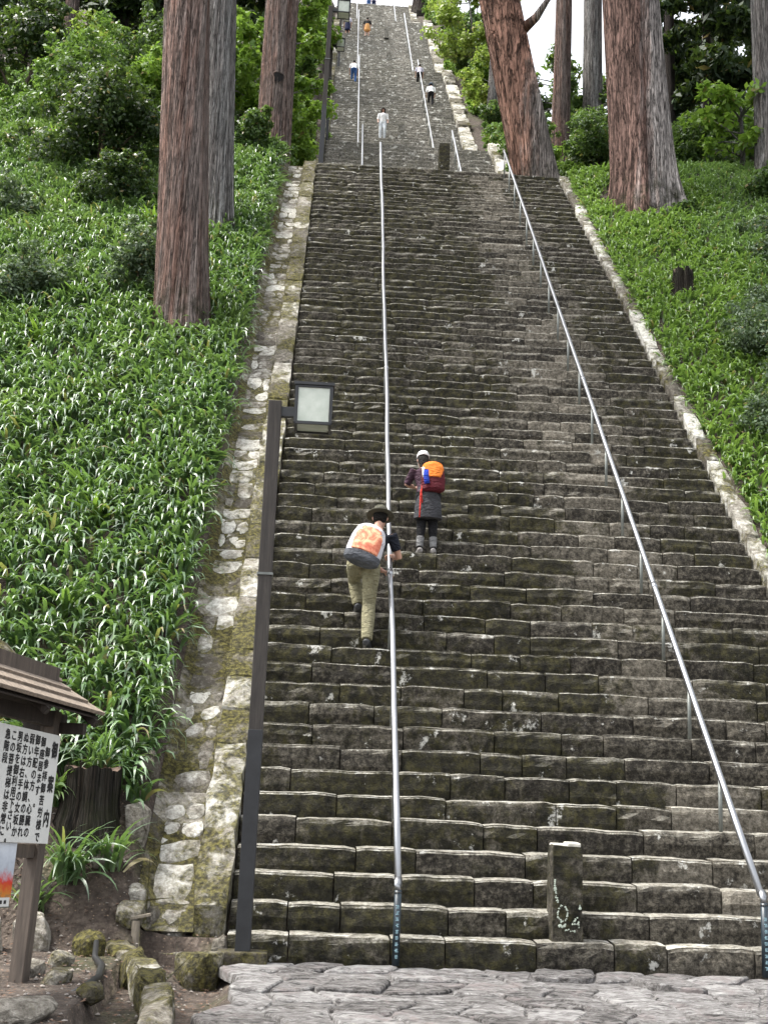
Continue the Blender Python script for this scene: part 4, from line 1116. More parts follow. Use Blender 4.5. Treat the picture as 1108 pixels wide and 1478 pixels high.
    # leafy trees
    broadleaf('yellow-green maple leaning over the upper stair curb', gp(4.75, 50, -.2), 7.6, 2.6, 201, 5200, 'bush_y', .12, lean=(-.8, -.5))
    broadleaf('small yellow-green sapling below the maple at the upper stairs', gp(4.9, 43, -.2), 4.2, 1.5, 207, 2600, 'bush_y', .10)
    broadleaf('young bright green tree by the two-toned cedar with the knot hole', gp(-4.35, 25.5, -.2), 6.4, 1.7, 202, 5200, 'bush_b', .10, lean=(.2, -.3))
    broadleaf('bright green tree behind the second lamp post', gp(-4.6, 31, -.2), 8.4, 2.0, 203, 5200, 'bush_b', .11, lean=(.3, 0))
    broadleaf('bright sapling between the grey cedar and the pole', gp(-5.9, 22.5, -.2), 4.6, 1.4, 204, 3600, 'bush_b', .10)
    broadleaf('light green small tree against the bright sky gap', gp(8.7, 37, -.2), 6.6, 2.6, 205, 5200, 'bush', .12)
    broadleaf('thin leafy tree just right of the leaning cedar top', gp(6.2, 35, -.2), 6.6, 2.0, 206, 4600, 'bush', .12)
    broadleaf('lime green seedling in the shade of the upper wood', gp(-9.9, 22.0, -.2), 3.0, .9, 208, 1100, 'bush_y', .10)
    broadleaf('bright young tree beside the pale smooth trunk', gp(8.1, 18.6, -.2), 2.6, 1.2, 209, 1500, 'bush_b', .10)

def build_bushes():
    B = lambda *a, **k: bush('bush', *a, **k)
    B('big dark-hearted shrub on the bank above the strap leaves', gp(-7.7, 14.6, -.1), (3.4, 2.2, 2.7), 12000, .070, MAT['bush_shade'], 301, lumps=12)
    B('green shrub arching over the dark-hearted one', gp(-9.3, 17.6, -.1), (3.8, 2.4, 2.8), 8000, .075, MAT['bush_m'], 302, lumps=12)
    B('light green shrub filling the gap left of the reddish cedar', gp(-6.9, 17.0, -.1), (2.6, 2.0, 2.8), 7000, .075, MAT['bush_b'], 303)
    B('grey-green wispy shrub hugging the reddish cedar', gp(-5.75, 9.4, -.1), (1.4, 1.2, 1.5), 5200, .045, MAT['bush_g'], 304)
    B('grey-green shrub among the strap leaves near a dark hollow', gp(-7.5, 9.0, -.1), (1.7, 1.4, 1.1), 5200, .045, MAT['bush_g'], 305)
    B('low grey-green shrub under the dark-hearted shrub', gp(-9.0, 12.0, -.1), (2.2, 1.5, 1.3), 4600, .05, MAT['bush_g'], 306)
    B('low black-green shrub nestling under the big dark-hearted one', gp(-7.2, 13.2, -.1), (2.4, 1.4, 1.3), 5200, .055, MAT['bush_shade'], 342)  # added shrub; its dark leaves paint the shade of the hollow
    B('wide dark thicket below the evergreens of the wood', gp(-11.5, 21.0, -.1), (5.5, 3.0, 3.2), 9000, .09, MAT['bush_shade'], 340, lumps=14)
    B('thicket behind the slim brown trunk', gp(-8.3, 21.5, -.1), (3.6, 2.4, 3.2), 8000, .08, MAT['bush'], 341, lumps=14)
    B('leafy shrub between the grey cedar and the gutter', gp(-4.55, 17.0, -.1), (1.2, 1.6, 1.2), 5200, .06, MAT['bush'], 307)
    B('bright shrub at the foot of the knot hole cedar', gp(-5.2, 20.4, -.1), (1.5, 1.4, 1.5), 4200, .065, MAT['bush_b'], 308)
    B('bright shrub overhanging the top of the gutter', gp(-3.75, 21.0, -.1), (1.2, 1.8, 1.6), 4600, .06, MAT['bush_b'], 309)
    B('bright shrub lining the second flight', gp(-3.9, 27.0, -.1), (1.4, 4.0, 2.2), 6500, .075, MAT['bush_b'], 310, lumps=12)
    B('leafy green shrub lining the third flight by the lamps', gp(-4.2, 38.5, -.1), (1.6, 6.0, 2.4), 6500, .09, MAT['bush_b'], 311, lumps=14)
    B('shrub lining the fourth flight by the lamps', gp(-4.4, 58, -.1), (1.8, 8.0, 3.0), 5200, .11, MAT['bush_b'], 312, lumps=14)
    B('shrub lining the topmost flight by the handrail', gp(-4.6, 80, -.1), (2.2, 12.0, 4.0), 5200, .13, MAT['bush'], 313, lumps=14)
    B('leafy bank shrub beside the white curb of the second flight', gp(4.25, 27.0, -.1), (1.6, 4.0, 2.4), 6500, .075, MAT['bush_b'], 320, lumps=12)
    B('leafy bank shrub beside the white curb of the third flight', gp(4.55, 37.0, -.1), (2.0, 6.0, 2.4), 7500, .085, MAT['bush'], 321, lumps=14)
    B('leafy bank shrub higher up the third flight', gp(4.75, 46.0, -.1), (2.0, 7.0, 2.4), 6500, .095, MAT['bush_b'], 322, lumps=14)
    B('shrub beside the white curb of the fourth flight', gp(4.9, 60.0, -.1), (2.0, 9.0, 2.8), 5600, .11, MAT['bush'], 323, lumps=14)
    B('round dense shrub behind the leaning cedar', gp(5.15, 22.3, -.1), (3.0, 2.4, 2.5), 11000, .07, MAT['bush'], 324, lumps=12)
    B('bright low plants between the leaning cedar and the great cedar', gp(3.75, 18.6, -.1), (1.5, 1.6, .8), 4600, .06, MAT['bush_b'], 325)
    B('dark green shrub at the foot of the slim straight cedar', gp(6.9, 25.5, -.1), (3.0, 2.4, 2.6), 7500, .08, MAT['bush'], 326, lumps=12)
    B('mid green undergrowth behind the great cedar', gp(7.2, 20.3, -.1), (2.6, 1.8, 1.5), 6200, .075, MAT['bush'], 327)
    B('mid green undergrowth below the dark evergreens', gp(9.6, 22.4, -.1), (3.6, 2.0, 1.9), 6800, .085, MAT['bush'], 328)
    B('small tuft of leaves against the great cedar foot', gp(5.35, 14.75, -.1), (.7, .6, .55), 2200, .045, MAT['bush'], 329)
    B('grey-green small-leaved shrub below the mossy stump', gp(4.85, 8.7, -.1), (1.6, 1.9, 1.25), 9000, .038, MAT['bush_g'], 330)
    B('dense grey-green shrub at the frame-side bank by the white curb', gp(4.45, 6.5, -.1), (1.3, 1.7, 1.15), 8500, .038, MAT['bush_g'], 331)
    B('pale shrub on the bank under the pale smooth trunk', gp(6.6, 12.4, -.1), (1.5, 1.6, .8), 5200, .045, MAT['bush_g'], 332)
    B('dark shrub under the pale smooth trunk', gp(8.0, 15.8, -.1), (1.8, 1.4, 1.0), 4600, .06, MAT['bush'], 333)
    B('green thicket filling the gap behind the slim straight cedar', gp(7.2, 31.5, -.1), (4.2, 2.6, 3.6), 9000, .085, MAT['bush_m'], 343, lumps=14)
    B('high thicket at the skyline beside the fourth flight', gp(8.6, 50, -.1), (4, 6, 2.6), 5200, .13, MAT['bush'], 334, lumps=12)
def build_rows():
    k = 0
    for Y in np.arange(23.5, 90, 3.1):
        h = 1.9+.012*Y+rnd.uniform(-.3, .5)
        bush('bush', 'leafy shrub in the row lining the upper flights by the white curb', gp(4.05+.010*Y+rnd.uniform(-.1, .25), Y, -.1), (1.9, 2.8, h), int(4200-22*Y), .065+.0007*Y, MAT[('bush', 'bush_b', 'bush_m')[k % 3]], 400+k, group='shrubs lining the upper flights by the white curb', lumps=8)
        k += 1
    for Y in np.arange(23.0, 90, 3.3):
        h = 2.2+.014*Y+rnd.uniform(-.3, .5)
        bush('bush', 'leafy shrub in the row lining the upper flights by the lamp posts', gp(-4.3-.006*Y-rnd.uniform(-.1, .25), Y, -.1), (1.8, 2.8, h), int(4200-22*Y), .065+.0007*Y, MAT[('bush_b', 'bush_m', 'bush_b')[k % 3]], 440+k, group='shrubs lining the upper flights by the lamp posts', lumps=8)
        k += 1
    for i, (x, y, sx, sz, lab) in enumerate(((5.55, 10.4, 1.3, .8, 'pale rounded shrub uphill of the small dark stump'), (5.0, 7.9, 1.2, .8, 'dusty green shrub between two grey-green ones on the bright bank'),
                                             (6.0, 9.0, 1.5, 1.0, 'tall grey-green shrub above the bright ground leaves'), (7.2, 13.8, 1.6, .9, 'dull green shrub in the strap leaves below the pale smooth trunk'))):
        bush('bush', lab, gp(x, y, -.1), (sx, sx, sz), 5200, .04, MAT['bush_g'], 490+i)
build_trees(); build_bushes(); build_rows()

# ---------------------------------------------------------------- people
def loft_into(m, secs, right=(1, 0, 0), n=16):
    """secs: list of (pos, ra, rb): rings of an elliptical tube; ra along 'right'"""
    right = Vector(right); rings = []
    P = [Vector(s_[0]) for s_ in secs]
    for i, (p, ra, rb) in enumerate(secs):
        t = (P[min(i+1, len(P)-1)]-P[max(i-1, 0)]).normalized()
        a = right-t*right.dot(t)
        if a.length < .15: a = Vector((0, 1, 0))-t*t.y
        a.normalize(); b = t.cross(a)
        rings.append([Vector(p)+a*math.cos(q)*ra+b*math.sin(q)*rb for q in [2*math.pi*k/n for k in range(n)]])
    vs = [v for r_ in rings for v in r_]; k = len(rings)
    vs.append(P[0]); vs.append(P[-1])
    fs = [(i*n+j, i*n+(j+1) % n, (i+1)*n+(j+1) % n, (i+1)*n+j) for i in range(k-1) for j in range(n)]
    fs += [((j+1) % n, j, k*n) for j in range(n)] + [((k-1)*n+j, (k-1)*n+(j+1) % n, k*n+1) for j in range(n)]
    m.add(vs, fs)

def fused(name, m, voxel, mat, parent, smooth=2, subs=None):
    me = m.mesh(name)
    o = bpy.data.objects.new(name+'_tmp', me); COL.objects.link(o)
    md = o.modifiers.new('r', 'REMESH'); md.mode = 'VOXEL'; md.voxel_size = voxel; md.use_smooth_shade = True
    if smooth:
        sm = o.modifiers.new('s', 'SMOOTH'); sm.iterations = smooth; sm.factor = .5
    dg = bpy.context.evaluated_depsgraph_get()
    res = bpy.data.meshes.new_from_object(o.evaluated_get(dg)); bpy.data.objects.remove(o); bpy.data.meshes.remove(me)
    res.name = name; res.materials.clear(); res.shade_smooth()
    return mobj(name, res, mat, parent)

def lp(a, b, t): return Vector(a).lerp(Vector(b), t)

def hand(m, wrist, fwd, nrm, s, curl=.5, side=1):
    """palm, four fingers and a thumb; nrm points out of the palm"""
    f = Vector(fwd).normalized(); nm = Vector(nrm); nm = (nm-f*nm.dot(f)).normalized(); x = f.cross(nm).normalized()*side
    w = Vector(wrist)
    loft_into(m, [(w-f*.01*s, .026*s, .020*s), (w+f*.03*s, .036*s, .017*s), (w+f*.075*s, .040*s, .014*s), (w+f*.09*s, .036*s, .012*s)], x, 12)
    for k, (off, L) in enumerate(((-.030, .068), (-.010, .078), (.011, .072), (.030, .055))):
        p = w+f*.082*s+x*off*s; d = f.copy(); pts = [p-f*.015*s]
        for j in range(3):
            pts.append(p.copy()); a = curl*(.5+.35*j)
            d = (d*math.cos(a)+nm*math.sin(a)).normalized(); p = p+d*L*s*(.42, .32, .26)[j]
        pts.append(p)
        loft_into(m, [(q, r_*s, r_*s) for q, r_ in zip(pts, (.0095, .0095, .009, .0085, .006))], x, 8)
    p = w+f*.022*s-x*.030*s; d = (f*.6-x*.65+nm*.35*(1 if curl < .9 else 1.6)).normalized(); pts = [p-d*.01, p]
    for j in range(2): p = p+d*.034*s; pts.append(p.copy()); d = (d+f*.35+nm*curl*.5).normalized()
    loft_into(m, [(q, r_*s, r_*s) for q, r_ in zip(pts, (.013, .013, .011, .008))], nm, 8)

def person(label, loc, rz, J, C, voxel, group=None, short_sleeve=True):
    """J: joint positions (local metres), C: clothing dict. The body is one fused mesh, clothes are its children."""
    t = empty('person', loc, label, 'person', group); t.rotation_euler = (0, 0, rz)
    s = J.get('s', 1.0); V = Vector
    hip, neck, head = V(J['hip']), V(J['neck']), V(J['head']); sl, sr = V(J['shl']), V(J['shr'])
    rt = (sr-sl).normalized(); up = (neck-hip).normalized(); fw_ = up.cross(rt)   # forward
    hrt = V(J.get('hrt', (1, 0, 0))); hl, hr = hip-hrt*.088*s, hip+hrt*.088*s
    faceup = V(J.get('faceup', (0, 0, 1))).normalized(); facing = V(J.get('facing', (0, 1, 0))).normalized()
    b = MB()
    def torso(m, g=0.0, z0=-.12, z1=1.0):
        secs = []
        L = (neck-hip).length
        for f, ra, rb in ((-.17, .11, .09), (-.08, .155, .115), (0, .168, .120), (.18, .150, .108), (.35, .140, .102), (.6, .160, .115), (.8, .165, .108), (.92, .120, .085), (1.0, .065, .062)):
            if f < z0 or f > z1: continue
            secs.append((hip+up*(f*L)+fw_*(.02*math.sin(f*3)*s), (ra+g)*s, (rb+g)*s))
        loft_into(m, secs, rt, 20)
    torso(b, 0, -.2, 1.01)
    def leg(m, h, k, a, g=0.0, upto=1.0, g2=None):
        g2 = g if g2 is None else g2
        pts = [(h+V((0, 0, .03)), .088+g), (lp(h, k, .25), .086+g), (lp(h, k, .6), .070+g), (V(k), .056+g*1.1), (lp(k, a, .3), .056+(g+g2)/2), (lp(k, a, .65), .044+g2), (V(a), .036+g2)]
        pts = pts[:max(3, int(round(len(pts)*upto)))]
        loft_into(m, [(p, r_*s, r_*s) for p, r_ in pts], hrt, 14)
    for h, k, a, tf in ((hl, J['kl'], J['al'], J.get('tl')), (hr, J['kr'], J['ar'], J.get('tr'))):
        leg(b, h, k, a); a = V(a); d = V(tf) if tf else V((0, 1, -.08)); d.normalize()
        loft_into(b, [(a-d*.06*s-V((0, 0, .045*s)), .028*s, .030*s), (a-V((0, 0, .04*s)), .034*s, .040*s), (a+d*.10*s-V((0, 0, .055*s)), .042*s, .024*s), (a+d*.17*s-V((0, 0, .062*s)), .036*s, .016*s)], (1, 0, 0), 12)
    def arm(m, sh, e, w, g=0.0, a=0.0, z=1.0):
        pts = [(V(sh), .052), (lp(sh, e, .3), .050), (lp(sh, e, .7), .043), (V(e), .039), (lp(e, w, .3), .040), (lp(e, w, .7), .032), (V(w), .026)]
        loft_into(m, [(p, (r_+g)*s, (r_+g)*s) for i, (p, r_) in enumerate(pts) if a <= i/6 <= z], (0, 1, .3), 12)
    for sh, e, w, hd in ((sl, J['el'], J['wl'], J.get('hl')), (sr, J['er'], J['wr'], J.get('hr'))):
        arm(b, sh, e, w); f = hd[0] if hd else (V(w)-V(e)); nr = hd[1] if hd else (0, 1, .2)
        hand(b, w, f, nr, s, hd[2] if hd else .35, hd[3] if hd else 1)
    # neck and head: skull, jaw, nose, brow, ears
    fu, fc = faceup, (facing-faceup*facing.dot(faceup)).normalized(); fr = fc.cross(fu).normalized()
    loft_into(b, [(neck-up*.03*s, .060*s, .058*s), (neck+up*.02*s, .052*s, .053*s), (head-fu*.05*s-fc*.015*s, .050*s, .055*s)], rt, 12)
    loft_into(b, [(head-fu*.118*s+fc*.035*s, .022*s, .02*s), (head-fu*.105*s+fc*.028*s, .042*s, .045*s), (head-fu*.06*s+fc*.012*s, .062*s, .078*s), (head, .074*s, .096*s), (head+fu*.05*s-fc*.006*s, .076*s, .098*s), (head+fu*.09*s-fc*.01*s, .058*s, .076*s), (head+fu*.115*s-fc*.012*s, .025*s, .034*s)], fr, 18)
    loft_into(b, [(head+fu*.018*s+fc*.088*s, .008*s, .008*s), (head-fu*.012*s+fc*.105*s, .012*s, .012*s), (head-fu*.028*s+fc*.094*s, .015*s, .009*s)], fr, 8)
    for sd in (-1, 1): loft_into(b, [(head+fr*sd*.074*s+fu*.025*s-fc*.008*s, .008*s, .015*s), (head+fr*sd*.082*s-fu*.002*s-fc*.012*s, .008*s, .018*s), (head+fr*sd*.074*s-fu*.03*s, .007*s, .012*s)], fc, 8)
    body = fused('body', b, voxel, MAT['skin'], t)
    # eyes, brows and mouth
    if C.get('face', True):
        m = MB()
        for sd in (-1, 1):
            loft_into(m, [(head+fr*sd*.045*s+fc*.079*s+fu*.006*s, .003*s, .005*s), (head+fr*sd*.032*s+fc*.087*s+fu*.006*s, .006*s, .007*s), (head+fr*sd*.018*s+fc*.088*s+fu*.006*s, .003*s, .005*s)], fc, 8)
            loft_into(m, [(head+fr*sd*.05*s+fc*.079*s+fu*.026*s, .003*s, .003*s), (head+fr*sd*.016*s+fc*.092*s+fu*.028*s, .004*s, .004*s)], fc, 6)
        m.obj('eyes', MAT['hair'], body)
        m = MB(); loft_into(m, [(head-fr*.024*s+fc*.080*s-fu*.058*s, .003*s, .003*s), (head+fc*.091*s-fu*.058*s, .006*s, .005*s), (head+fr*.024*s+fc*.080*s-fu*.058*s, .003*s, .003*s)], fu, 6); m.obj('mouth', LIP, body)
    # clothes
    if 'shirt' in C:
        m = MB(); torso(m, .013, -.12, .93)
        for sh, e, w in ((sl, J['el'], J['wl']), (sr, J['er'], J['wr'])): arm(m, sh, e, w, .014, 0, C.get('sleeve', .40))
        fused('shirt', m, voxel, C['shirt'], t)
    if 'pants' in C:
        m = MB(); torso(m, .016, -.2, .12); g2 = C.get('flare', .020)
        leg(m, hl, J['kl'], J['al'], .016, C.get('pl', 1.0), g2); leg(m, hr, J['kr'], J['ar'], .016, C.get('pl', 1.0), g2)
        fused('trousers', m, voxel, C['pants'], t)
    if 'skirt' in C:
        m = MB(); L = C.get('skirt_len', .34)*s
        secs = [(hip+V((0, 0, .12*s)), .150*s, .112*s), (hip+V((0, 0, .0)), .175*s, .14*s), (hip-V((0, 0, L*.5)), .195*s, .165*s), (hip-V((0, 0, L)), .21*s, .18*s)]
        loft_into(m, secs, hrt, 24); fused('skirt', m, voxel, C['skirt'], t)
    if 'socks' in C:
        for k, a in ((J['kl'], J['al']), (J['kr'], J['ar'])):
            m = MB(); loft_into(m, [(lp(k, a, .56), .060*s, .060*s), (lp(k, a, .8), .053*s, .053*s), (V(a)+V((0, 0, .015)), .050*s, .050*s)], hrt, 14); fused('sock', m, voxel, C['socks'], t)
    for a, tf in ((J['al'], J.get('tl')), (J['ar'], J.get('tr'))):
        a = V(a); d = V(tf) if tf else V((0, 1, -.08)); d.normalize(); z = V((0, 0, 1))
        m = MB(); loft_into(m, [(a-d*.075*s-z*.05*s, .034*s, .034*s), (a-d*.03*s-z*.035*s, .044*s, .050*s), (a+d*.06*s-z*.048*s, .048*s, .042*s), (a+d*.15*s-z*.060*s, .050*s, .030*s), (a+d*.20*s-z*.066*s, .036*s, .022*s)], (1, 0, 0), 14)
        sh_ = fused('shoe', m, voxel, C.get('shoe', MAT['lamp_dark']), t)
    # hair and headgear
    m = MB(); hb = C.get('hair_len', .10)
    loft_into(m, [(head-fu*hb*s-fc*.075*s, .045*s, .03*s), (head-fu*.04*s-fc*.045*s, .078*s, .07*s), (head+fu*.01*s-fc*.030*s, .085*s, .082*s), (head+fu*.055*s-fc*.012*s, .084*s, .104*s), (head+fu*.10*s-fc*.012*s, .064*s, .084*s), (head+fu*.128*s-fc*.012*s, .026*s, .036*s)], fr, 18)
    if C.get('long'):
        for sd in (-1, 1): loft_into(m, [(head+fr*sd*.070*s+fu*.07*s+fc*.02*s, .03*s, .05*s), (head+fr*sd*.088*s+fc*.02*s, .026*s, .055*s), (head+fr*sd*.092*s-fu*.10*s+fc*.01*s, .03*s, .05*s), (head+fr*sd*.09*s-fu*.20*s, .02*s, .03*s)], fr, 10)
        loft_into(m, [(head+fr*-.07*s+fu*.075*s+fc*.075*s, .02*s, .02*s), (head+fu*.085*s+fc*.085*s, .024*s, .024*s), (head+fr*.07*s+fu*.075*s+fc*.075*s, .02*s, .02*s)], fu, 10)
    fused('hair', m, voxel, C.get('hair', MAT['hair']), t)
    if 'hat' in C:
        m = MB(); c = head+fu*.055*s
        loft_into(m, [(c, .098*s, .118*s), (c+fu*.04*s, .094*s, .112*s), (c+fu*.085*s, .078*s, .094*s), (c+fu*.100*s, .04*s, .05*s)], fr, 22)
        if C.get('brim') == 'round':
            loft_into(m, [(c-fu*.022*s, .168*s, .188*s), (c-fu*.010*s, .160*s, .180*s), (c+fu*.012*s, .100*s, .120*s)], fr, 26)
        elif C.get('brim') == 'peak':
            loft_into(m, [(c+fc*.08*s+fu*.012*s, .070*s, .012*s), (c+fc*.14*s, .066*s, .010*s), (c+fc*.185*s-fu*.014*s, .045*s, .008*s)], fr, 14)
        ht = fused('hat', m, voxel*.8, C['hat'], t)
        if 'band' in C:
            m = MB(); loft_into(m, [(c+fu*.012*s, .103*s, .123*s), (c+fu*.036*s, .101*s, .120*s)], fr, 22); fused('hat_band', m, voxel*.8, C['band'], ht)
    return t
LIP = simple('lips', (.30, .10, .09), .5)

def backpack(label, loc, U, Rt, w, h, d, parts, straps, strapmat):
    """U: up axis, Rt: right axis; the pack's back faces the wearer (forward)"""
    U = Vector(U).normalized(); Rt = Vector(Rt); Rt = (Rt-U*Rt.dot(U)).normalized(); Fw = U.cross(Rt)
    t = empty('backpack', loc, label, 'backpack'); 
    def secs(zs, off, g): return [(U*(z*h)+Fw*o, w/2*rx+g, d/2*ry+g) for z, rx, ry, o in zs]
    for name, mat, zs, g in parts:
        m = MB(); loft_into(m, secs(zs, 0, g), Rt, 22); fused(name, m, .008, mat, t, 3)
    for pts, r_, nm, mt in straps:
        m = MB(); loft_into(m, [(Rt*p[0]+Fw*p[1]+U*p[2], r_, r_*.5) for p in pts], Rt, 8); o = m.obj(nm, mt, t, True)
    return t

def build_people():
    FB = fabric
    navy = FB('navy_cotton', (.012, .014, .022)); khaki = FB('khaki_trousers', (.20, .185, .115)); olive = FB('olive_hat', (.075, .072, .052))
    hatband = FB('dark_hat_band', (.02, .02, .018)); black = FB('black_leggings', (.008, .008, .009)); charcoal = FB('charcoal_skirt', (.040, .040, .044))
    greysock = FB('grey_socks', (.15, .15, .15)); plum = FB('dark_plum_shirt', (.045, .022, .034)); whitec = FB('white_cloth', (.62, .62, .62), .1)
    # ---- climber in a bush hat, leaning on the middle rail
    y0 = foot_y(2.93); fy = y0+.14; fz = tread_z(2.93)
    J = dict(s=1.0, hip=(-.065, .10, .93), neck=(.085, .33, 1.41), head=(.115, .41, 1.535), shl=(-.095, .27, 1.355), shr=(.245, .29, 1.335), hrt=(1, .06, 0),
             kl=(-.15, .42, .80), al=(-.10, .36, 2*RISE+.085), kr=(.015, .16, .49), ar=(.0, -.03, .085), tl=(0, 1, -.1), tr=(.12, 1, -.16),
             el=(-.02, .44, 1.05), wl=(.165, .36, .915), er=(.345, .37, 1.085), wr=(.265, .56, 1.13),
             hl=((.9, .1, -.15), (.1, .0, -1), .8, -1), hr=((-.3, .95, .12), (-.3, .1, -1), .9, 1), faceup=(.05, .33, 1), facing=(.1, 1, -.35))
    person('climber in a dark T-shirt, khaki trousers and bush hat, bent over the rail', (-1.872, fy, fz), 0, J,
           dict(shirt=navy, pants=khaki, hat=olive, band=hatband, brim='round', shoe=MAT['lamp_dark'], flare=.026, hair_len=.07), .0085)
    og = NT('orange_print_fabric'); o_ = og.objc(); nz = og.noise(o_, 8, 3, .6, 1.2)
    og.col(og.ramp(nz, [(.36, (.42, .10, .055)), (.48, (.55, .20, .11)), (.60, (.70, .42, .24))])); og.rough(.8)
    pale = FB('pale_grey_nylon', (.48, .47, .50), .12); dgrey = FB('dark_grey_nylon', (.075, .08, .09)); orange = og.m
    U = Vector((.27, .34, .88)); Rt = Vector((1, .05, -.28))
    body = [(-.50, .70, .60, 0), (-.44, .95, .95, 0), (-.2, 1.0, 1.0, 0), (.15, .95, .95, 0), (.38, .80, .8, .01), (.48, .55, .5, .02)]
    bp = (-1.872-.045, fy-.07, fz+1.14)
    backpack('grey backpack with an orange patterned front, worn by the climber in the bush hat', bp, U, Rt, .41, .51, .22,
             [('pack_body', pale, body, 0), ('base_panel', dgrey, [(-.52, .72, .62, 0), (-.46, .97, .97, 0), (-.30, 1.01, 1.0, -.002)], .004),
              ('front_panel', orange, [(-.30, .74, .45, -.075), (-.1, .78, .5, -.072), (.15, .74, .5, -.066), (.34, .55, .4, -.05)], 0),
              ('side_pocket', pale, [(-.44, .30, .5, 0), (-.30, .38, .62, 0), (-.12, .34, .5, 0)], 0)],
             [([(-.16, -.06, -.10), (-.02, -.118, .0), (.12, -.09, .12)], .006, 'bungee_cord', pale), ([(.13, -.09, -.10), (-.02, -.119, .02), (-.13, -.08, .14)], .006, 'bungee_cord', pale),
              ([(.12, .10, .18), (.15, .17, .22), (.15, .24, .14), (.14, .22, -.02)], .022, 'shoulder_strap', dgrey), ([(-.12, .10, .18), (-.15, .17, .22), (-.15, .24, .14), (-.14, .22, -.02)], .022, 'shoulder_strap', dgrey)], dgrey)
    # ---- climber in a white cap and dark skirt
    y1 = foot_y(4.45); fy = y1+.13; fz = tread_z(4.45); S = .86
    J = dict(s=S, hip=(.03, .03, .765), neck=(-.01, .17, 1.155), head=(-.035, .25, 1.255), shl=(-.145, .14, 1.115), shr=(.135, .15, 1.11),
             kl=(-.045, .05, .42), al=(-.065, -.02, .075), kr=(.095, .06, .42), ar=(.105, -.01, .075), tl=(-.1, 1, -.1), tr=(.1, 1, -.1),
             el=(-.235, .20, .93), wl=(-.13, .36, .93), er=(.20, .26, .94), wr=(.06, .40, .98),
             hl=((.5, .85, .1), (.5, -.1, .8), .7, 1), hr=((-.7, .7, .1), (-.4, -.1, .9), .7, -1), faceup=(0, .35, 1), facing=(-.1, 1, -.45))
    person('climber with a white cap, dark shirt, charcoal skirt and black leggings', (-1.145, fy, fz), 0, J,
           dict(shirt=plum, skirt=charcoal, skirt_len=.36, pants=black, flare=.006, socks=greysock, hat=whitec, brim='peak', shoe=FB('grey_boot', (.20, .19, .18)), hair_len=.20, sleeve=.55), .008)
    bo = FB('orange_nylon', (.60, .165, .025)); red = FB('dark_red_nylon', (.075, .009, .014)); blue = FB('blue_nylon', (.012, .035, .28)); rs = FB('red_strap', (.42, .03, .02))
    U = Vector((-.03, .22, .97)); Rt = Vector((1, 0, 0))
    bp = (-1.145+.075, fy-.02, fz+.985)
    backpack('orange and dark red backpack with a blue pocket, worn by the white-capped climber', bp, U, Rt, .30, .40, .19,
             [('pack_body', red, [(-.52, .65, .6, 0), (-.45, .95, .95, 0), (-.1, 1.02, 1.0, 0), (.2, .95, .95, 0), (.42, .7, .7, .01)], 0),
              ('lid', bo, [(-.12, .62, .5, -.058), (.05, .80, .8, -.03), (.25, .92, .95, -.004), (.42, .82, .85, .008), (.50, .5, .5, .015)], .004)],
             [([(-.09, -.085, .06), (-.095, -.092, -.02), (-.09, -.098, -.10), (-.085, -.092, -.13)], .034, 'blue_pocket', blue), ([(-.125, -.08, .10), (-.13, -.085, .02), (-.125, -.085, -.04)], .016, 'white_trim', whitec),
              ([(-.15, .02, -.16), (-.165, -.01, -.28), (-.17, -.01, -.42), (-.18, .0, -.55)], .009, 'hanging_strap', rs), ([(-.14, .0, -.1), (-.15, -.02, -.2), (-.145, -.01, -.36)], .008, 'hanging_strap', rs),
              ([(.11, .10, .15), (.13, .17, .19), (.13, .22, .1), (.12, .20, -.05)], .02, 'shoulder_strap', red), ([(-.11, .10, .15), (-.13, .17, .19), (-.13, .22, .1), (-.12, .20, -.05)], .02, 'shoulder_strap', red)], red)
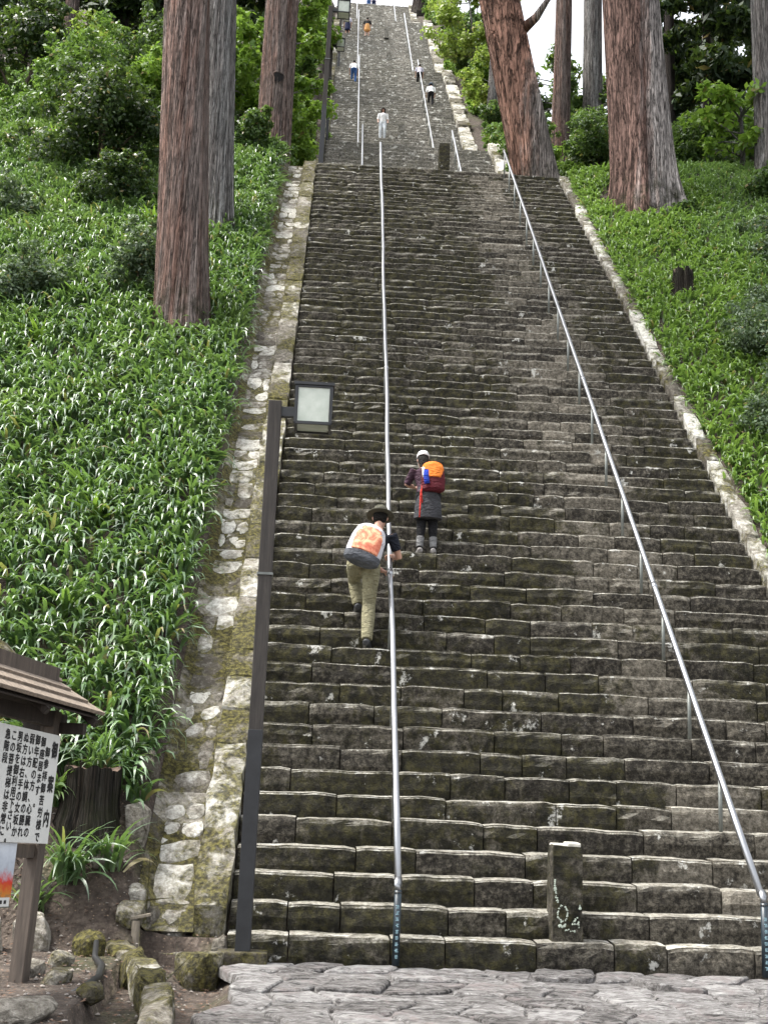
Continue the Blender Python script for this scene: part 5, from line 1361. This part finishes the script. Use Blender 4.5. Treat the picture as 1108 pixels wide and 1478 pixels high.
    # ---- people high up the stairs
    def far(label, x, y, S, C, climbing=True, rz=0, stride=.0, lean=.12):
        yb = foot_y(y); ri = .33
        J = dict(s=S, hip=(0, .04, .93*S), neck=(0, .04+lean, 1.42*S), head=(0, .07+lean*1.3, 1.55*S), shl=(-.185*S, .04+lean, 1.37*S), shr=(.185*S, .04+lean, 1.37*S),
                 kl=(-.10*S, .12+stride*.3, .52*S+stride*.4), al=(-.10*S, .0+stride, .085*S+(ri if stride > 0.2 else 0)), kr=(.10*S, .08, .50*S), ar=(.10*S, .0, .085*S),
                 el=(-.25*S, .04+lean, 1.10*S), wl=(-.24*S, .16+lean, .88*S), er=(.25*S, .04+lean, 1.10*S), wr=(.24*S, .16+lean, .88*S), faceup=(0, .12, 1), facing=(0, 1, -.1))
        person(label, (x, yb+(.15 if rz == 0 else .2), tread_z(y)), rz, J, C, .017, 'small figures high on the stairs')
    white = FB('white_shirt', (.82, .82, .82), .06); jeans = FB('blue_jeans', (.04, .10, .26)); dark = FB('black_trousers', (.012, .012, .014)); navys = FB('navy_skirt', (.015, .02, .06))
    beige = FB('orange_beige_skirt', (.52, .27, .10)); lil = FB('pale_lilac_shirt', (.50, .48, .56)); bluehat = FB('blue_grey_hat', (.16, .20, .27)); skyc = FB('pale_jeans', (.66, .70, .74), .1)
    far('person all in white with dark hair coming down the third flight', -.61, 40.75, .92, dict(shirt=white, pants=skyc, sleeve=.7, flare=.03, shoe=white, hair_len=.16, long=True), rz=math.pi, lean=.02)
    far('person in white shirt, black trousers and blue-grey hat on the third flight', 1.98, 46.1, .86, dict(shirt=white, pants=dark, hat=bluehat, brim='round', sleeve=.7), stride=.36)
    far('person in a pale shirt with dark hair close to the steel handrail', 1.60, 49.6, .84, dict(shirt=lil, pants=dark, sleeve=.6), stride=.36)
    far('person in white shirt and blue jeans climbing by the rail', -1.98, 49.4, .92, dict(shirt=white, pants=jeans, sleeve=.6), stride=.36, lean=.2)
    far('person in lilac shirt and long navy skirt on the fourth flight', -2.45, 64.6, .98, dict(shirt=lil, skirt=navys, skirt_len=.55, sleeve=.6))
    far('person in black top and orange-beige skirt on the fourth flight', -1.11, 64.5, .98, dict(shirt=dark, skirt=beige, skirt_len=.42, sleeve=.5))
    far('person in lilac at the very top of the stairs', -.15, 90.9, .98, dict(shirt=lil, pants=navys, sleeve=.6))
    far('person in white at the very top of the stairs', -.62, 90.9, .98, dict(shirt=white, pants=jeans, sleeve=.6))
build_people()
